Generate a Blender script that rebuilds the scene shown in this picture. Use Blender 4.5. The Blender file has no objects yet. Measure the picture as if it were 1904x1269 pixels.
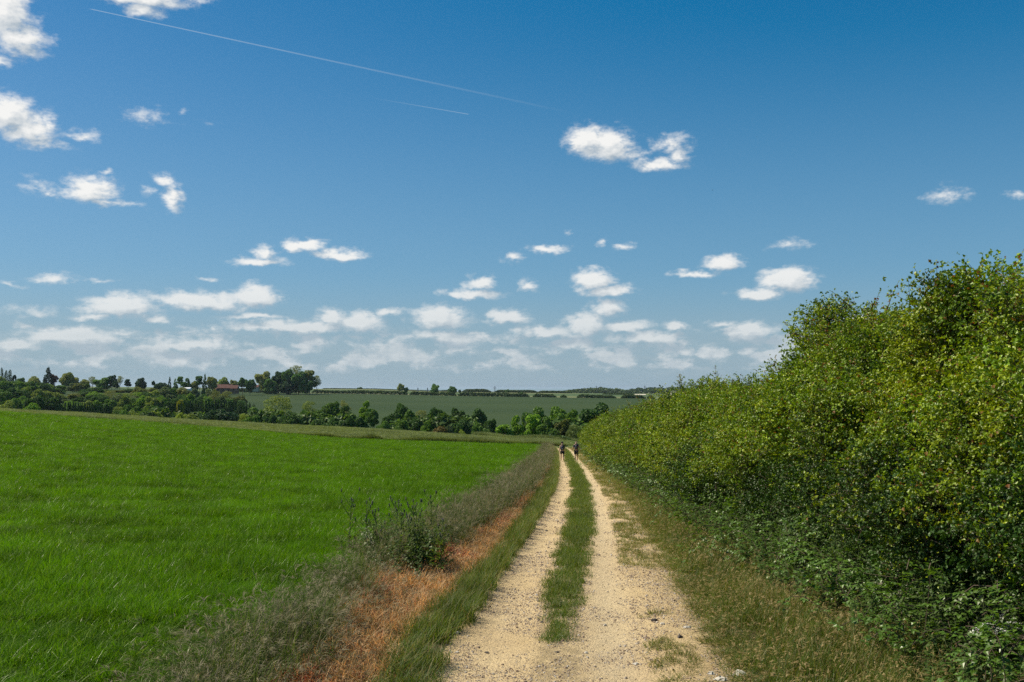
import bpy, math, random
import numpy as np
from mathutils import Vector, Matrix

random.seed(7)
RNG = np.random.default_rng(11)
SC = bpy.context.scene
COL = SC.collection
R = math.radians

# ------------------------------------------------------------------ camera
F = 1850.0            # focal length in photo pixels (1904 wide)
HX, HY = 952.0, 726.0  # optical axis column, horizon row
CZ = 2.7              # eye height
cam_data = bpy.data.cameras.new("camera")
cam = bpy.data.objects.new("camera", cam_data)
COL.objects.link(cam)
cam.location = (0, 0, CZ)
cam.rotation_euler = (R(90), 0, 0)
cam_data.sensor_width = 36.0
cam_data.lens = 36.0 * F / 1904.0
cam_data.shift_y = (HY - 634.5) / 1904.0
cam_data.clip_start = 0.1
cam_data.clip_end = 60000
SC.camera = cam

# ------------------------------------------------------------------ view
SC.view_settings.view_transform = 'Standard'
SC.view_settings.look = 'None'
SC.view_settings.gamma = 1
SC.view_settings.use_curve_mapping = False
SC.view_settings.exposure = 0.22
SC.render.engine = 'CYCLES'
SC.cycles.max_bounces = 6
SC.cycles.transparent_max_bounces = 8
SC.cycles.volume_bounces = 0
SC.cycles.use_denoising = False

SUN_EL = R(51)
SUN_AZ = R(-76)       # from straight ahead (+Y), negative = to the left
sun_dir = Vector((math.sin(SUN_AZ) * math.cos(SUN_EL), math.cos(SUN_AZ) * math.cos(SUN_EL), math.sin(SUN_EL)))

# ------------------------------------------------------------------ node helper
class NT:
    def __init__(s, tree):
        s.t = tree; s.n = tree.nodes; s.l = tree.links
    def add(s, typ, ins=None, **props):
        nd = s.n.new(typ)
        for k, v in props.items():
            setattr(nd, k, v)
        if ins:
            for k, v in ins.items():
                sock = nd.inputs[k]
                if isinstance(v, bpy.types.NodeSocket):
                    s.l.new(v, sock)
                else:
                    sock.default_value = v
        return nd
    def math(s, op, a, b=0.0, c=0.0, clamp=False):
        nd = s.add('ShaderNodeMath', {0: a, 1: b, 2: c}, operation=op)
        nd.use_clamp = clamp
        return nd.outputs[0]
    def vm(s, op, a, b=(0, 0, 0), c=(0, 0, 0)):
        nd = s.n.new('ShaderNodeVectorMath'); nd.operation = op
        for i, v in enumerate((a, b, c)):
            if isinstance(v, bpy.types.NodeSocket): s.l.new(v, nd.inputs[i])
            elif i < len(nd.inputs) and nd.inputs[i].type == 'VECTOR': nd.inputs[i].default_value = v
        return nd.outputs['Value'] if op in ('LENGTH', 'DOT_PRODUCT', 'DISTANCE') else nd.outputs['Vector']
    def noise(s, vec, scale, detail=4, rough=0.55, dim='3D', dist=0.0, w=None):
        nd = s.add('ShaderNodeTexNoise', {'Scale': scale, 'Detail': detail, 'Roughness': rough, 'Distortion': dist}, noise_dimensions=dim)
        if vec is not None: s.l.new(vec, nd.inputs['Vector'])
        return nd
    def ramp(s, fac, stops, interp='LINEAR'):
        nd = s.add('ShaderNodeValToRGB', {0: fac})
        cr = nd.color_ramp; cr.interpolation = interp
        while len(cr.elements) < len(stops): cr.elements.new(0.5)
        for e, (p, c) in zip(cr.elements, stops):
            e.position = p
            e.color = tuple(c) + (1,) if hasattr(c, '__len__') else (c, c, c, 1)
        return nd.outputs['Color']
    def maprange(s, v, a, b, c=0.0, d=1.0, typ='SMOOTHSTEP'):
        nd = s.add('ShaderNodeMapRange', {0: v, 1: a, 2: b, 3: c, 4: d}, interpolation_type=typ)
        return nd.outputs[0]
    def mix(s, f, a, b, blend='MIX'):
        nd = s.n.new('ShaderNodeMix'); nd.data_type = 'RGBA'; nd.blend_type = blend
        for k, v in ((0, f), (6, a), (7, b)):
            if isinstance(v, bpy.types.NodeSocket): s.l.new(v, nd.inputs[k])
            else: nd.inputs[k].default_value = v if k == 0 else (tuple(v) + (1,) if len(v) == 3 else v)
        return nd.outputs[2]

# ------------------------------------------------------------------ world
def px_dir(x, y):
    """azimuth, elevation of a photo pixel"""
    vx, vz = (x - HX) / F, (HY - y) / F
    return math.atan2(vx, 1.0), math.atan2(vz, math.hypot(vx, 1.0))

CLOUDS = [  # x, y, rx, ry, weight  (photo-pixel measures turned into azimuth / elevation)
 (5, 15, 50, 52, 1.3), (38, 72, 50, 34, 1.2), (5, 112, 34, 12, .7),
 (262, -12, 95, 26, 1.2), (268, 18, 40, 20, .9), (375, 0, 30, 12, .5),
 (12, 208, 50, 40, 1.25), (55, 236, 50, 36, 1.1), (75, 264, 52, 16, .65), (150, 250, 34, 12, .6), (90, 225, 20, 20, .7),
 (166, 352, 48, 30, 1.15), (205, 376, 52, 9, .7), (78, 350, 38, 18, .5), (98, 362, 18, 12, .6), (195, 322, 15, 6, .5),
 (300, 334, 20, 13, .8), (322, 364, 19, 34, .85), (278, 355, 14, 10, .4),
 (1090, 258, 46, 34, 1.2), (1128, 268, 60, 36, 1.3), (1170, 285, 36, 20, .7), (1248, 268, 36, 26, .75), (1222, 304, 52, 18, .9), (1262, 290, 26, 28, .7),
 (478, 486, 58, 10, 1.0), (492, 470, 24, 17, .95), (562, 457, 46, 15, 1.1), (628, 474, 54, 15, 1.1),
 (878, 547, 60, 10, .95), (894, 526, 32, 20, 1.15), (983, 533, 18, 17, .8),
 (1106, 520, 44, 28, 1.3), (1130, 542, 50, 14, 1.1), (1130, 570, 38, 17, 1.1),
 (950, 478, 26, 14, .75), (1018, 464, 40, 11, .95), (1120, 450, 9, 11, .6), (1160, 458, 28, 9, .65),
 (1345, 487, 38, 20, 1.15), (1292, 509, 54, 9, .9), (1465, 520, 56, 30, 1.35), (1412, 546, 50, 12, 1.05),
 (1470, 452, 36, 13, .6), (1757, 363, 38, 17, .65), (1895, 360, 22, 9, .5),
 (225, 568, 66, 22, 1.15), (370, 560, 100, 17, 1.1), (475, 550, 50, 20, 1.15), (172, 590, 38, 8, .9), (292, 595, 30, 8, .8),
 (95, 518, 36, 14, .75), (190, 521, 30, 6, .5), (388, 518, 20, 6, .55), (20, 531, 22, 6, .5), (66, 578, 42, 9, .5),
 (550, 606, 150, 12, 1.0), (618, 590, 34, 15, 1.1), (672, 598, 46, 18, 1.1), (720, 580, 34, 9, .8), (470, 588, 70, 7, .8),
 (818, 590, 58, 22, 1.15), (943, 590, 44, 15, 1.1), (800, 622, 70, 10, .7),
 (1010, 616, 64, 12, 1.0), (1092, 602, 48, 22, 1.15), (1165, 606, 50, 13, 1.0), (1200, 628, 70, 12, 1.0), (1254, 608, 24, 11, 1.0),
 (1395, 614, 54, 15, 1.0), (1345, 601, 30, 7, .8), (1600, 590, 60, 12, .6), (1885, 530, 40, 18, .6),
 (130, 624, 90, 16, 1.05), (20, 640, 60, 12, .9), (350, 640, 90, 12, .95), (225, 618, 22, 7, .7),
 (270, 215, 40, 20, .42), (340, 207, 8, 7, .4), (390, 230, 12, 6, .25), (1055, 434, 12, 6, .35),
]

def build_world():
    w = bpy.data.worlds.new("World"); SC.world = w; w.use_nodes = True
    t = NT(w.node_tree); t.n.clear()
    co = t.add('ShaderNodeTexCoord').outputs['Generated']
    sky = t.add('ShaderNodeTexSky', sky_type='NISHITA', sun_disc=False)
    sky.sun_elevation = SUN_EL
    sky.sun_rotation = SUN_AZ
    sky.air_density = 1.0; sky.dust_density = 0.6; sky.ozone_density = 3.0
    sep = t.add('ShaderNodeSeparateXYZ', {0: co})
    X, Y, Z = sep.outputs
    az = t.math('ARCTAN2', X, Y)
    hyp = t.math('SQRT', t.math('ADD', t.math('MULTIPLY', X, X), t.math('MULTIPLY', Y, Y)))
    el = t.math('ARCTAN2', Z, hyp)
    p = t.add('ShaderNodeCombineXYZ', {0: az, 1: el, 2: 0.0}).outputs[0]
    pn = t.vm('MULTIPLY', p, (1.0, 1.7, 1.0))
    # clear sky, deeper blue than the model's default, paler towards the horizon
    skyc = t.mix(1.0, sky.outputs[0], (.75, .775, .90), 'MULTIPLY')
    skyc = t.vm('MAXIMUM', t.vm('ADD', skyc, (-1.02, -.10, .38)), (.1, .1, .1))
    skyc = t.mix(t.math('MULTIPLY', t.maprange(el, .385, .02), .47), skyc, (2.5, 4.7, 6.3))
    hz = t.maprange(el, .125, -.005)
    skyc = t.mix(t.math('MULTIPLY', hz, .9), skyc, (3.5, 4.75, 5.5))
    far = t.maprange(el, .16, .01)
    hazec = (4.3, 5.4, 6.1)
    fb = t.noise(pn, 75, 6, .58).outputs['Fac']
    out = t.add('ShaderNodeOutputWorld')

    def finish(col):
        return t.add('ShaderNodeBackground', {'Color': col, 'Strength': .08}).outputs[0]

    # --- everywhere outside the picture: scattered cumulus from noise alone
    wide = t.noise(t.vm('MULTIPLY', p, (1, 2.2, 1)), 6.5, 4, .55).outputs['Fac']
    wf = t.math('MULTIPLY_ADD', wide, 3.4, -2.05)
    wd = t.math('MULTIPLY', t.maprange(t.math('MULTIPLY_ADD', t.math('SUBTRACT', fb, .5), 1.3, wf), .02, .6), t.maprange(wf, -.25, .12))
    wd = t.math('MULTIPLY', wd, t.maprange(el, 0, .05))
    wide_bg = finish(t.mix(t.math('MULTIPLY', wd, .85), skyc, (6.6, 7.0, 7.2)))

    # --- the part of the sky the picture shows, cloud by cloud
    fine = t.noise(pn, 260, 3, .6).outputs['Fac']
    fbm = t.math('ADD', t.math('MULTIPLY', fb, .82), t.math('MULTIPLY', fine, .18))
    wn = t.noise(pn, 38, 3, .6)
    wv = t.vm('SUBTRACT', wn.outputs['Color'], (.5, .5, .5))
    pw = t.vm('MULTIPLY', t.vm('MULTIPLY_ADD', wv, (.028, .015, 0), p), (1, 1, 0))
    off = (-.0060, .0085, 0)
    fb2 = t.noise(t.vm('ADD', pn, (off[0], off[1] * 1.7, 0)), 75, 4, .58).outputs['Fac']
    pw2 = t.vm('ADD', pw, off)
    dn = t.math('MULTIPLY', t.math('SUBTRACT', fb2, fb), 1.25)

    # straight lines in the sky are straight in this (gnomonic) chart of directions
    gno = t.add('ShaderNodeCombineXYZ', {0: t.math('DIVIDE', X, Y), 1: t.math('DIVIDE', Z, Y), 2: 0.0}).outputs[0]
    def trail(x0, y0, x1, y1, w0, w1, s0, s1):
        a0, e0 = (x0 - HX) / F, (HY - y0) / F; a1, e1 = (x1 - HX) / F, (HY - y1) / F
        dx, dy = a1 - a0, e1 - e0; L = math.hypot(dx, dy); dx /= L; dy /= L
        rel = t.vm('SUBTRACT', gno, (a0, e0, 0))
        along = t.math('DIVIDE', t.vm('DOT_PRODUCT', rel, (dx, dy, 0)), L)
        acr = t.math('ABSOLUTE', t.vm('DOT_PRODUCT', rel, (-dy, dx, 0)))
        wid = t.math('MULTIPLY_ADD', along, (w1 - w0) / F, w0 / F)
        m = t.maprange(t.math('DIVIDE', acr, wid), 1.0, .2)
        st = t.math('MULTIPLY_ADD', along, s1 - s0, s0)
        ends = t.math('MULTIPLY', t.maprange(along, 0.0, .012), t.maprange(along, 1.0, .9))
        return t.math('MULTIPLY', t.math('MULTIPLY', m, st), ends, clamp=True)

    def tile(x0, y0, x1, y1, idx, low=False, trails=False):
        grp = bpy.data.node_groups.new('cloud_field_%d' % idx, 'ShaderNodeTree')
        grp.interface.new_socket('P', in_out='INPUT', socket_type='NodeSocketVector')
        grp.interface.new_socket('F', in_out='OUTPUT', socket_type='NodeSocketFloat')
        g = NT(grp); gi = g.n.new('NodeGroupInput'); go = g.n.new('NodeGroupOutput')
        cur = None
        for (cx, cy, rx, ry, wt) in CLOUDS:
            ex, ey = rx * 1.5 + 35, ry * 1.5 + 30
            if cx + ex < x0 or cx - ex > x1 or cy + ey < y0 or cy - ey > y1: continue
            if cy > 545: rx, ry, wt = rx * 1.06, ry * 1.30, wt * 1.12
            a, e = px_dir(cx, cy)
            ix, iy = F / (rx * 1.18), F / (ry * 1.18)
            d = g.vm('MULTIPLY_ADD', gi.outputs[0], (ix, iy, 0), (-a * ix, -(e - .12 / iy) * iy, 0))
            d = g.vm('MAXIMUM', d, g.vm('MULTIPLY', d, (1, -1.35, 1)))      # flat base, domed top
            f = g.math('MULTIPLY_ADD', g.vm('LENGTH', d), -wt, wt)
            cur = f if cur is None else g.math('MAXIMUM', cur, f)
        g.l.new(cur, go.inputs[0])
        def field(pp):
            nd = t.n.new('ShaderNodeGroup'); nd.node_tree = grp
            t.l.new(pp, nd.inputs[0]); return nd.outputs[0]
        base = field(pw); fld = base; base2 = field(pw2)
        if low:
            pl = t.vm('MULTIPLY', pw, (1.0, 2.3, 1.0))
            lown = t.noise(pl, 21, 6, .52).outputs['Fac']
            env = t.math('MULTIPLY', t.maprange(el, .006, .026), t.maprange(el, .078, .052))
            env = t.math('MULTIPLY', env, t.maprange(az, .44, .28))
            lo = t.math('MULTIPLY_ADD', lown, 5.0, -2.08)
            lo = t.math('ADD', t.math('MULTIPLY', env, t.math('ADD', lo, 1.0)), -1.0)
            fld = t.math('MAXIMUM', base, lo)
        raw = t.math('MULTIPLY_ADD', t.math('SUBTRACT', fbm, .5), 2.0, fld)
        dens = t.math('MULTIPLY', t.maprange(raw, -.06, .78), t.maprange(fld, -.28, .15))
        dens = t.math('MULTIPLY', dens, t.maprange(fld, .1, .75, .55, 1.0))
        dl = t.math('ADD', dn, t.math('SUBTRACT', t.math('MAXIMUM', base2, 0.0), t.math('MAXIMUM', base, 0.0)))
        shade = t.math('MULTIPLY_ADD', dl, -1.05, .60, clamp=True)
        ccol = t.mix(shade, (4.6, 5.4, 6.1), (10.2, 10.1, 9.8))
        ccol = t.mix(t.math('MULTIPLY', far, .42), ccol, hazec)
        c = skyc
        if trails:
            tr = t.math('MAXIMUM', trail(163, 16, 1090, 216, 1.1, 3.2, .34, .0), trail(872, 213, 690, 182, 1.0, 1.3, .28, .0))
            c = t.mix(tr, c, (7.0, 8.0, 8.6))
        c = t.mix(t.math('MULTIPLY', dens, t.math('MULTIPLY_ADD', far, -.14, .96)), c, ccol)
        if low:
            veil = t.noise(t.vm('MULTIPLY', p, (1, 8, 1)), 12, 5, .6).outputs['Fac']
            v = t.math('MULTIPLY', t.maprange(el, .085, .03), t.maprange(veil, .35, .75))
            c = t.mix(t.math('MULTIPLY', v, .38), c, (4.2, 5.2, 5.8))
        return finish(c)

    def pick(cond, a, b):
        m = t.n.new('ShaderNodeMixShader')
        t.l.new(cond, m.inputs[0]); t.l.new(a, m.inputs[1]); t.l.new(b, m.inputs[2])
        return m.outputs[0]
    ySplit = 425
    eS = px_dir(952, ySplit)[1]
    # split lines are compared in azimuth, rows in elevation; margins cover the difference
    tiles_hi = [tile(-150, -80, 560, ySplit + 10, 0, trails=True), tile(540, -80, 2050, ySplit + 10, 1, trails=True)]
    tiles_lo = [tile(-150, 380, 420, 760, 2, low=True), tile(400, 380, 860, 760, 3, low=True),
                tile(840, 380, 1210, 760, 4, low=True), tile(1190, 380, 2050, 760, 5, low=True)]
    gt = lambda v, lim: t.math('GREATER_THAN', v, lim)
    a1 = px_dir(550, 727)[0]; b1, b2, b3 = (px_dir(x, 727)[0] for x in (410, 850, 1200))
    hi = pick(gt(az, a1), tiles_hi[0], tiles_hi[1])
    lo = pick(gt(az, b2), pick(gt(az, b1), tiles_lo[0], tiles_lo[1]), pick(gt(az, b3), tiles_lo[2], tiles_lo[3]))
    inside = pick(gt(el, eS), lo, hi)
    m = t.math('MULTIPLY', t.math('LESS_THAN', t.math('ABSOLUTE', az), .53), t.math('MULTIPLY', gt(el, -.004), t.math('LESS_THAN', el, .40)))
    t.l.new(pick(m, wide_bg, inside), out.inputs[0])
    w.cycles.sampling_method = 'MANUAL'
    w.cycles.sample_map_resolution = 512
build_world()

sun_data = bpy.data.lights.new("sun", 'SUN')
sun_data.energy = 5.0; sun_data.angle = R(0.55); sun_data.color = (1.0, .93, .80)
sun = bpy.data.objects.new("sun", sun_data); COL.objects.link(sun)
sun.rotation_euler = (-sun_dir).to_track_quat('-Z', 'Y').to_euler()

# ================================================================== helpers
def tag(o, label=None, cat=None, group=None, kind=None):
    if label: o['label'] = label
    if cat: o['category'] = cat
    if group: o['group'] = group
    if kind: o['kind'] = kind
    return o

def mesh_np(name, V, Fc, mats=(), smooth=False, midx=None, nper=None):
    """V (n,3); Fc (m,k) ints, k = 3 or 4"""
    me = bpy.data.meshes.new(name)
    V = np.asarray(V, np.float32); Fc = np.asarray(Fc, np.int32)
    k = Fc.shape[1]; m = len(Fc)
    me.vertices.add(len(V)); me.vertices.foreach_set('co', V.ravel())
    me.loops.add(m * k); me.loops.foreach_set('vertex_index', Fc.ravel())
    me.polygons.add(m); me.polygons.foreach_set('loop_start', np.arange(0, m * k, k, dtype=np.int32))
    for mt in mats: me.materials.append(mt)
    if midx is not None: me.polygons.foreach_set('material_index', np.asarray(midx, np.int32))
    me.update(calc_edges=True)
    me.polygons.foreach_set('use_smooth', np.full(m, smooth))
    return me

def link(name, me, parent=None, loc=None):
    o = bpy.data.objects.new(name, me); COL.objects.link(o)
    if parent: o.parent = parent
    if loc is not None: o.location = loc
    return o

def empty(name, loc):
    o = bpy.data.objects.new(name, None); COL.objects.link(o)
    o.location = loc; o.empty_display_size = .2
    return o

class MB:
    """collects simple shapes into one mesh"""
    def __init__(s): s.V = []; s.Fc = []; s.M = []; s.n = 0
    def add(s, V, Fc, m=0):
        V = np.asarray(V, float); Fc = np.asarray(Fc, int)
        if Fc.shape[1] == 3: Fc = np.hstack([Fc, Fc[:, 2:3]]); 
        s.V.append(V); s.Fc.append(Fc + s.n); s.M.append(np.full(len(Fc), m)); s.n += len(V)
    def tube(s, pts, rads, sides=6, m=0, cap=True):
        pts = [np.asarray(p, float) for p in pts]; n = len(pts)
        V = []
        for i, p in enumerate(pts):
            d = pts[min(i + 1, n - 1)] - pts[max(i - 1, 0)]; d /= (np.linalg.norm(d) + 1e-9)
            a = np.array([0, 0, 1.]) if abs(d[2]) < .9 else np.array([1., 0, 0])
            u = np.cross(d, a); u /= np.linalg.norm(u); v = np.cross(d, u)
            for j in range(sides):
                th = 2 * math.pi * j / sides
                V.append(p + rads[i] * (math.cos(th) * u + math.sin(th) * v))
        Q = []
        for i in range(n - 1):
            for j in range(sides):
                a = i * sides + j; b = i * sides + (j + 1) % sides
                Q.append((a, b, b + sides, a + sides))
        if cap:
            c = len(V); V.append(pts[-1])
            for j in range(sides): Q.append(((n - 1) * sides + j, (n - 1) * sides + (j + 1) % sides, c, c))
        s.add(V, Q, m)
    def box(s, c, sz, m=0, rz=0):
        c = np.asarray(c, float); h = np.asarray(sz, float) / 2
        P = np.array([(x, y, z) for x in (-1, 1) for y in (-1, 1) for z in (-1, 1)]) * h
        ca, sa = math.cos(rz), math.sin(rz)
        P = np.stack([P[:, 0] * ca - P[:, 1] * sa, P[:, 0] * sa + P[:, 1] * ca, P[:, 2]], 1)
        s.add(P + c, [(0, 1, 3, 2), (4, 6, 7, 5), (0, 4, 5, 1), (2, 3, 7, 6), (0, 2, 6, 4), (1, 5, 7, 3)], m)
    def mesh(s, name, mats, smooth=False):
        V = np.concatenate(s.V); Q = np.concatenate(s.Fc); M = np.concatenate(s.M)
        tri = Q[:, 2] == Q[:, 3]
        me = bpy.data.meshes.new(name)
        me.from_pydata(V.tolist(), [], [tuple(q[:3]) if t else tuple(q) for q, t in zip(Q.tolist(), tri)])
        for mt in mats: me.materials.append(mt)
        me.polygons.foreach_set('material_index', M.astype(np.int32))
        me.polygons.foreach_set('use_smooth', np.full(len(M), smooth))
        return me

def hash_noise(x, y, seed=0):
    """smooth value noise, 0..1"""
    x = np.asarray(x, float); y = np.asarray(y, float)
    xi = np.floor(x).astype(np.int64); yi = np.floor(y).astype(np.int64)
    fx = x - xi; fy = y - yi; fx = fx * fx * (3 - 2 * fx); fy = fy * fy * (3 - 2 * fy)
    def h(a, b):
        n = (a * 374761393 + b * 668265263 + seed * 974711) & 0x7fffffff
        n = ((n ^ (n >> 13)) * 1274126177) & 0x7fffffff
        return ((n ^ (n >> 16)) & 0xffff) / 65535.0
    return (h(xi, yi) * (1 - fx) + h(xi + 1, yi) * fx) * (1 - fy) + (h(xi, yi + 1) * (1 - fx) + h(xi + 1, yi + 1) * fx) * fy
def fbm(x, y, oct=4, seed=0):
    r = 0; a = .5; t = 0
    for i in range(oct):
        r = r + a * hash_noise(x * 2 ** i, y * 2 ** i, seed + i * 17); t += a; a *= .5
    return r / t

# ================================================================== materials
def new_mat(name):
    m = bpy.data.materials.new(name); m.use_nodes = True
    t = NT(m.node_tree); t.n.clear()
    return m, t, t.add('ShaderNodeOutputMaterial')

def leaf_mat(name, cols, trans=.35, gloss=.06, rough=.35, vscale=1.2, var=.5, tint=False, hue=.5, tcol=None, yel=None, isl=1.0):
    """foliage: per-piece random colour, slow variation over the ground, light passing through"""
    m, t, out = new_mat(name)
    oi = t.add('ShaderNodeObjectInfo'); geo = t.add('ShaderNodeNewGeometry')
    rnd = t.math('FRACT', t.math('ADD', oi.outputs['Random'], t.math('MULTIPLY', geo.outputs['Random Per Island'], isl)))
    base = t.ramp(rnd, [(i / max(1, len(cols) - 1), c) for i, c in enumerate(cols)])
    n = t.noise(geo.outputs['Position'], vscale, 3, .6).outputs['Fac']
    val = t.maprange(n, .3, .7, 1 - var * .5, 1 + var * .5, 'LINEAR')
    hs = t.add('ShaderNodeHueSaturation', {'Hue': .5, 'Saturation': 1.0, 'Value': val, 'Color': base})
    col = hs.outputs[0]
    if yel is not None:
        n2 = t.noise(geo.outputs['Position'], yel[0], 3, .6).outputs['Fac']
        col = t.mix(t.math('MULTIPLY', t.maprange(n2, .5, .72), yel[2]), col, yel[1])
    if tint:
        col = t.mix(1.0, col, oi.outputs['Color'], 'MULTIPLY')
    d = t.add('ShaderNodeBsdfDiffuse', {'Color': col})
    tc = t.mix(1.0, col, tcol or (1.5, 1.45, .55), 'MULTIPLY')
    tr = t.add('ShaderNodeBsdfTranslucent', {'Color': tc})
    mx = t.add('ShaderNodeMixShader', {0: trans, 1: d.outputs[0], 2: tr.outputs[0]})
    g = t.add('ShaderNodeBsdfGlossy', {'Color': (1, .98, .85, 1), 'Roughness': rough + .12})
    mx2 = t.add('ShaderNodeMixShader', {0: gloss, 1: mx.outputs[0], 2: g.outputs[0]})
    t.l.new(mx2.outputs[0], out.inputs[0])
    return m

def ground_mat(name, cols, scale=.6, fine=9.0, bump=.3, rough=.95, stretch=(1, 1, 1), bdist=.03):
    m, t, out = new_mat(name)
    pos = t.add('ShaderNodeNewGeometry').outputs['Position']
    ps = t.vm('MULTIPLY', pos, stretch)
    n = t.noise(ps, scale, 6, .62).outputs['Fac']
    n2 = t.noise(ps, fine, 5, .65).outputs['Fac']
    f = t.math('ADD', t.math('MULTIPLY', n, .6), t.math('MULTIPLY', n2, .4))
    c = t.ramp(t.maprange(f, .3, .7, typ='LINEAR'), [(i / (len(cols) - 1), c) for i, c in enumerate(cols)])
    b = t.add('ShaderNodeBump', {'Strength': bump, 'Distance': bdist, 'Height': n2})
    p = t.add('ShaderNodeBsdfPrincipled', {'Base Color': c, 'Roughness': rough, 'Normal': b.outputs[0]})
    p.inputs['Specular IOR Level'].default_value = .15
    t.l.new(p.outputs[0], out.inputs[0])
    return m

def plain_mat(name, col, rough=.8, spec=.3, nz=.15):
    m, t, out = new_mat(name)
    pos = t.add('ShaderNodeTexCoord').outputs['Object']
    n = t.noise(pos, 6.0, 4, .6).outputs['Fac']
    c = t.mix(n, tuple(x * (1 - nz) for x in col), tuple(min(1, x * (1 + nz)) for x in col))
    p = t.add('ShaderNodeBsdfPrincipled', {'Base Color': c, 'Roughness': rough})
    p.inputs['Specular IOR Level'].default_value = spec
    t.l.new(p.outputs[0], out.inputs[0])
    return m

# ================================================================== the land
TRACK_U = .058
def pchip(xs, ys, x):
    xs = np.asarray(xs, float); ys = np.asarray(ys, float); x = np.asarray(x, float)
    h = np.diff(xs); d = np.diff(ys) / h
    m = np.zeros(len(xs)); m[0] = d[0]; m[-1] = d[-1]
    for i in range(1, len(xs) - 1):
        m[i] = 0 if d[i - 1] * d[i] <= 0 else 2 / (1 / d[i - 1] + 1 / d[i])
    i = np.clip(np.searchsorted(xs, x) - 1, 0, len(xs) - 2)
    tt = (x - xs[i]) / h[i]; lo = tt < 0; hi = tt > 1
    tc = np.clip(tt, 0, 1)
    r = (2 * tc**3 - 3 * tc**2 + 1) * ys[i] + (tc**3 - 2 * tc**2 + tc) * h[i] * m[i] + (-2 * tc**3 + 3 * tc**2) * ys[i + 1] + (tc**3 - tc**2) * h[i] * m[i + 1]
    return r + np.where(lo, (x - xs[0]) * m[0], 0) + np.where(hi, (x - xs[-1]) * m[-1], 0)

AX_Y = [-30, 0, 10, 15, 23, 34, 46, 65, 91, 120, 150, 175, 200, 240]
AX_D = [-.5, -.3, -.18, -.1, .12, .32, .44, .35, .0, -.35, -1.3, -3.2, -6.5, -12]
def axis_x(Y): return TRACK_U * np.asarray(Y, float) + pchip(AX_Y, AX_D, Y)

TR_Y = [-60, -20, 0, 10, 15.4, 23, 34, 46, 65, 91, 120, 150]
TR_Z = [1.5, .4, 0, -.2, -.41, -.72, -1.22, -1.75, -2.58, -3.74, -4.86, -5.97]
CS_S = [-300, -140, -85.6, -75.9, -66, -49.9, -40, -30.4, -20.7, -11, -5, -2.9, -1.4, 0, 3, 300]
CS_Z = [9, 7.5, 5.35, 4.62, 3.89, 2.67, 1.78, 1.13, .78, .46, .34, .24, .02, 0, 0, 0]

PXB = np.array([-900, -300, 0, 120, 240, 440, 560, 680, 800, 920, 1020, 1100, 1300, 1904, 2900], float)
FAR = [
 (150, [1.5, .5, -.62, -1.35, -2.08, -3.3, -4.19, -4.84, -5.16, -5.49, -5.65, -5.97, -5.97, -5.97, -5.97]),
 (200, [1.0, 0, -1.19, -1.84, -2.6, -3.79, -4.54, -5.19, -5.95, -6.81, -7.35, -7.9, -8, -8, -8]),
 (240, [-3, -3.5, -4.2, -5, -6, -7.5, -8.5, -9.5, -10, -10.5, -11, -11, -11, -11, -11]),
 (330, [-11, -12, -12, -12, -13, -15, -15.5, -16, -16, -16, -16, -16, -16, -16, -16]),
 (430, [-8, -9, -9, -9.5, -11.5, -16, -16.7, -17, -17, -17, -17, -17, -17, -17, -17]),
 (600, [-2, -3, -3, -3, -4, -9.5, -12, -12.8, -13.4, -14, -14.3, -14.5, -14.5, -14.5, -14.5]),
 (800, [3, 3, 3, 2.5, 2, -3.5, -5.6, -6.6, -7.8, -8.8, -9.3, -9.7, -10, -10, -10]),
 (1000, [7, 6, 6, 5.5, 4.5, .5, -.3, -1.1, -2.5, -3.7, -4.4, -5.1, -5.9, -6, -6]),
 (1500, [9, 9, 9, 8.5, 7.5, 6, 5, 4.3, 1.2, -.6, -1.5, -2.2, -3.5, -4, -4]),
 (2500, [6, 6, 6, 6, 6, 4, 2, 0, -2, -4, -4.5, -5, -6, -6, -6]),
 (5000, [-8] * 15), (24000, [-24] * 15)]
FAR_Y = np.array([r[0] for r in FAR], float)
FAR_U = (PXB - HX) / F
def z_far(X, Y):
    X = np.asarray(X, float); Y = np.asarray(Y, float)
    u = X / Y
    Z = np.stack([pchip(FAR_U, r[1], np.clip(u, FAR_U[0], FAR_U[-1])) for r in FAR])
    h = np.diff(FAR_Y)
    D = (Z[1:] - Z[:-1]) / h[:, None]
    M = np.zeros_like(Z); M[0] = D[0]; M[-1] = D[-1]
    M[1:-1] = np.where(D[:-1] * D[1:] > 0, 2 * D[:-1] * D[1:] / (D[:-1] + D[1:] + np.where(D[:-1] + D[1:] == 0, 1e-9, 0)), 0)
    i = np.clip(np.searchsorted(FAR_Y, Y) - 1, 0, len(FAR_Y) - 2)
    k = np.arange(len(X)); tc = np.clip((Y - FAR_Y[i]) / h[i], 0, 1)
    return (2 * tc**3 - 3 * tc**2 + 1) * Z[i, k] + (tc**3 - 2 * tc**2 + tc) * h[i] * M[i, k] + (-2 * tc**3 + 3 * tc**2) * Z[i + 1, k] + (tc**3 - tc**2) * h[i] * M[i + 1, k]
def z_near(X, Y):
    s = X - axis_x(Y)
    z = pchip(TR_Y, TR_Z, Y) + pchip(CS_S, CS_Z, s)
    # ruts pressed a little into the track, low crown between them
    w = np.clip(1 - Y / 120, 0, 1)
    z = z - .05 * w * (np.exp(-((s + .72) / .33) ** 2) + np.exp(-((s - .72) / .33) ** 2)) + .03 * w * (fbm(X * 1.3, Y * 1.3, 3, 5) - .5)
    return z
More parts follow.
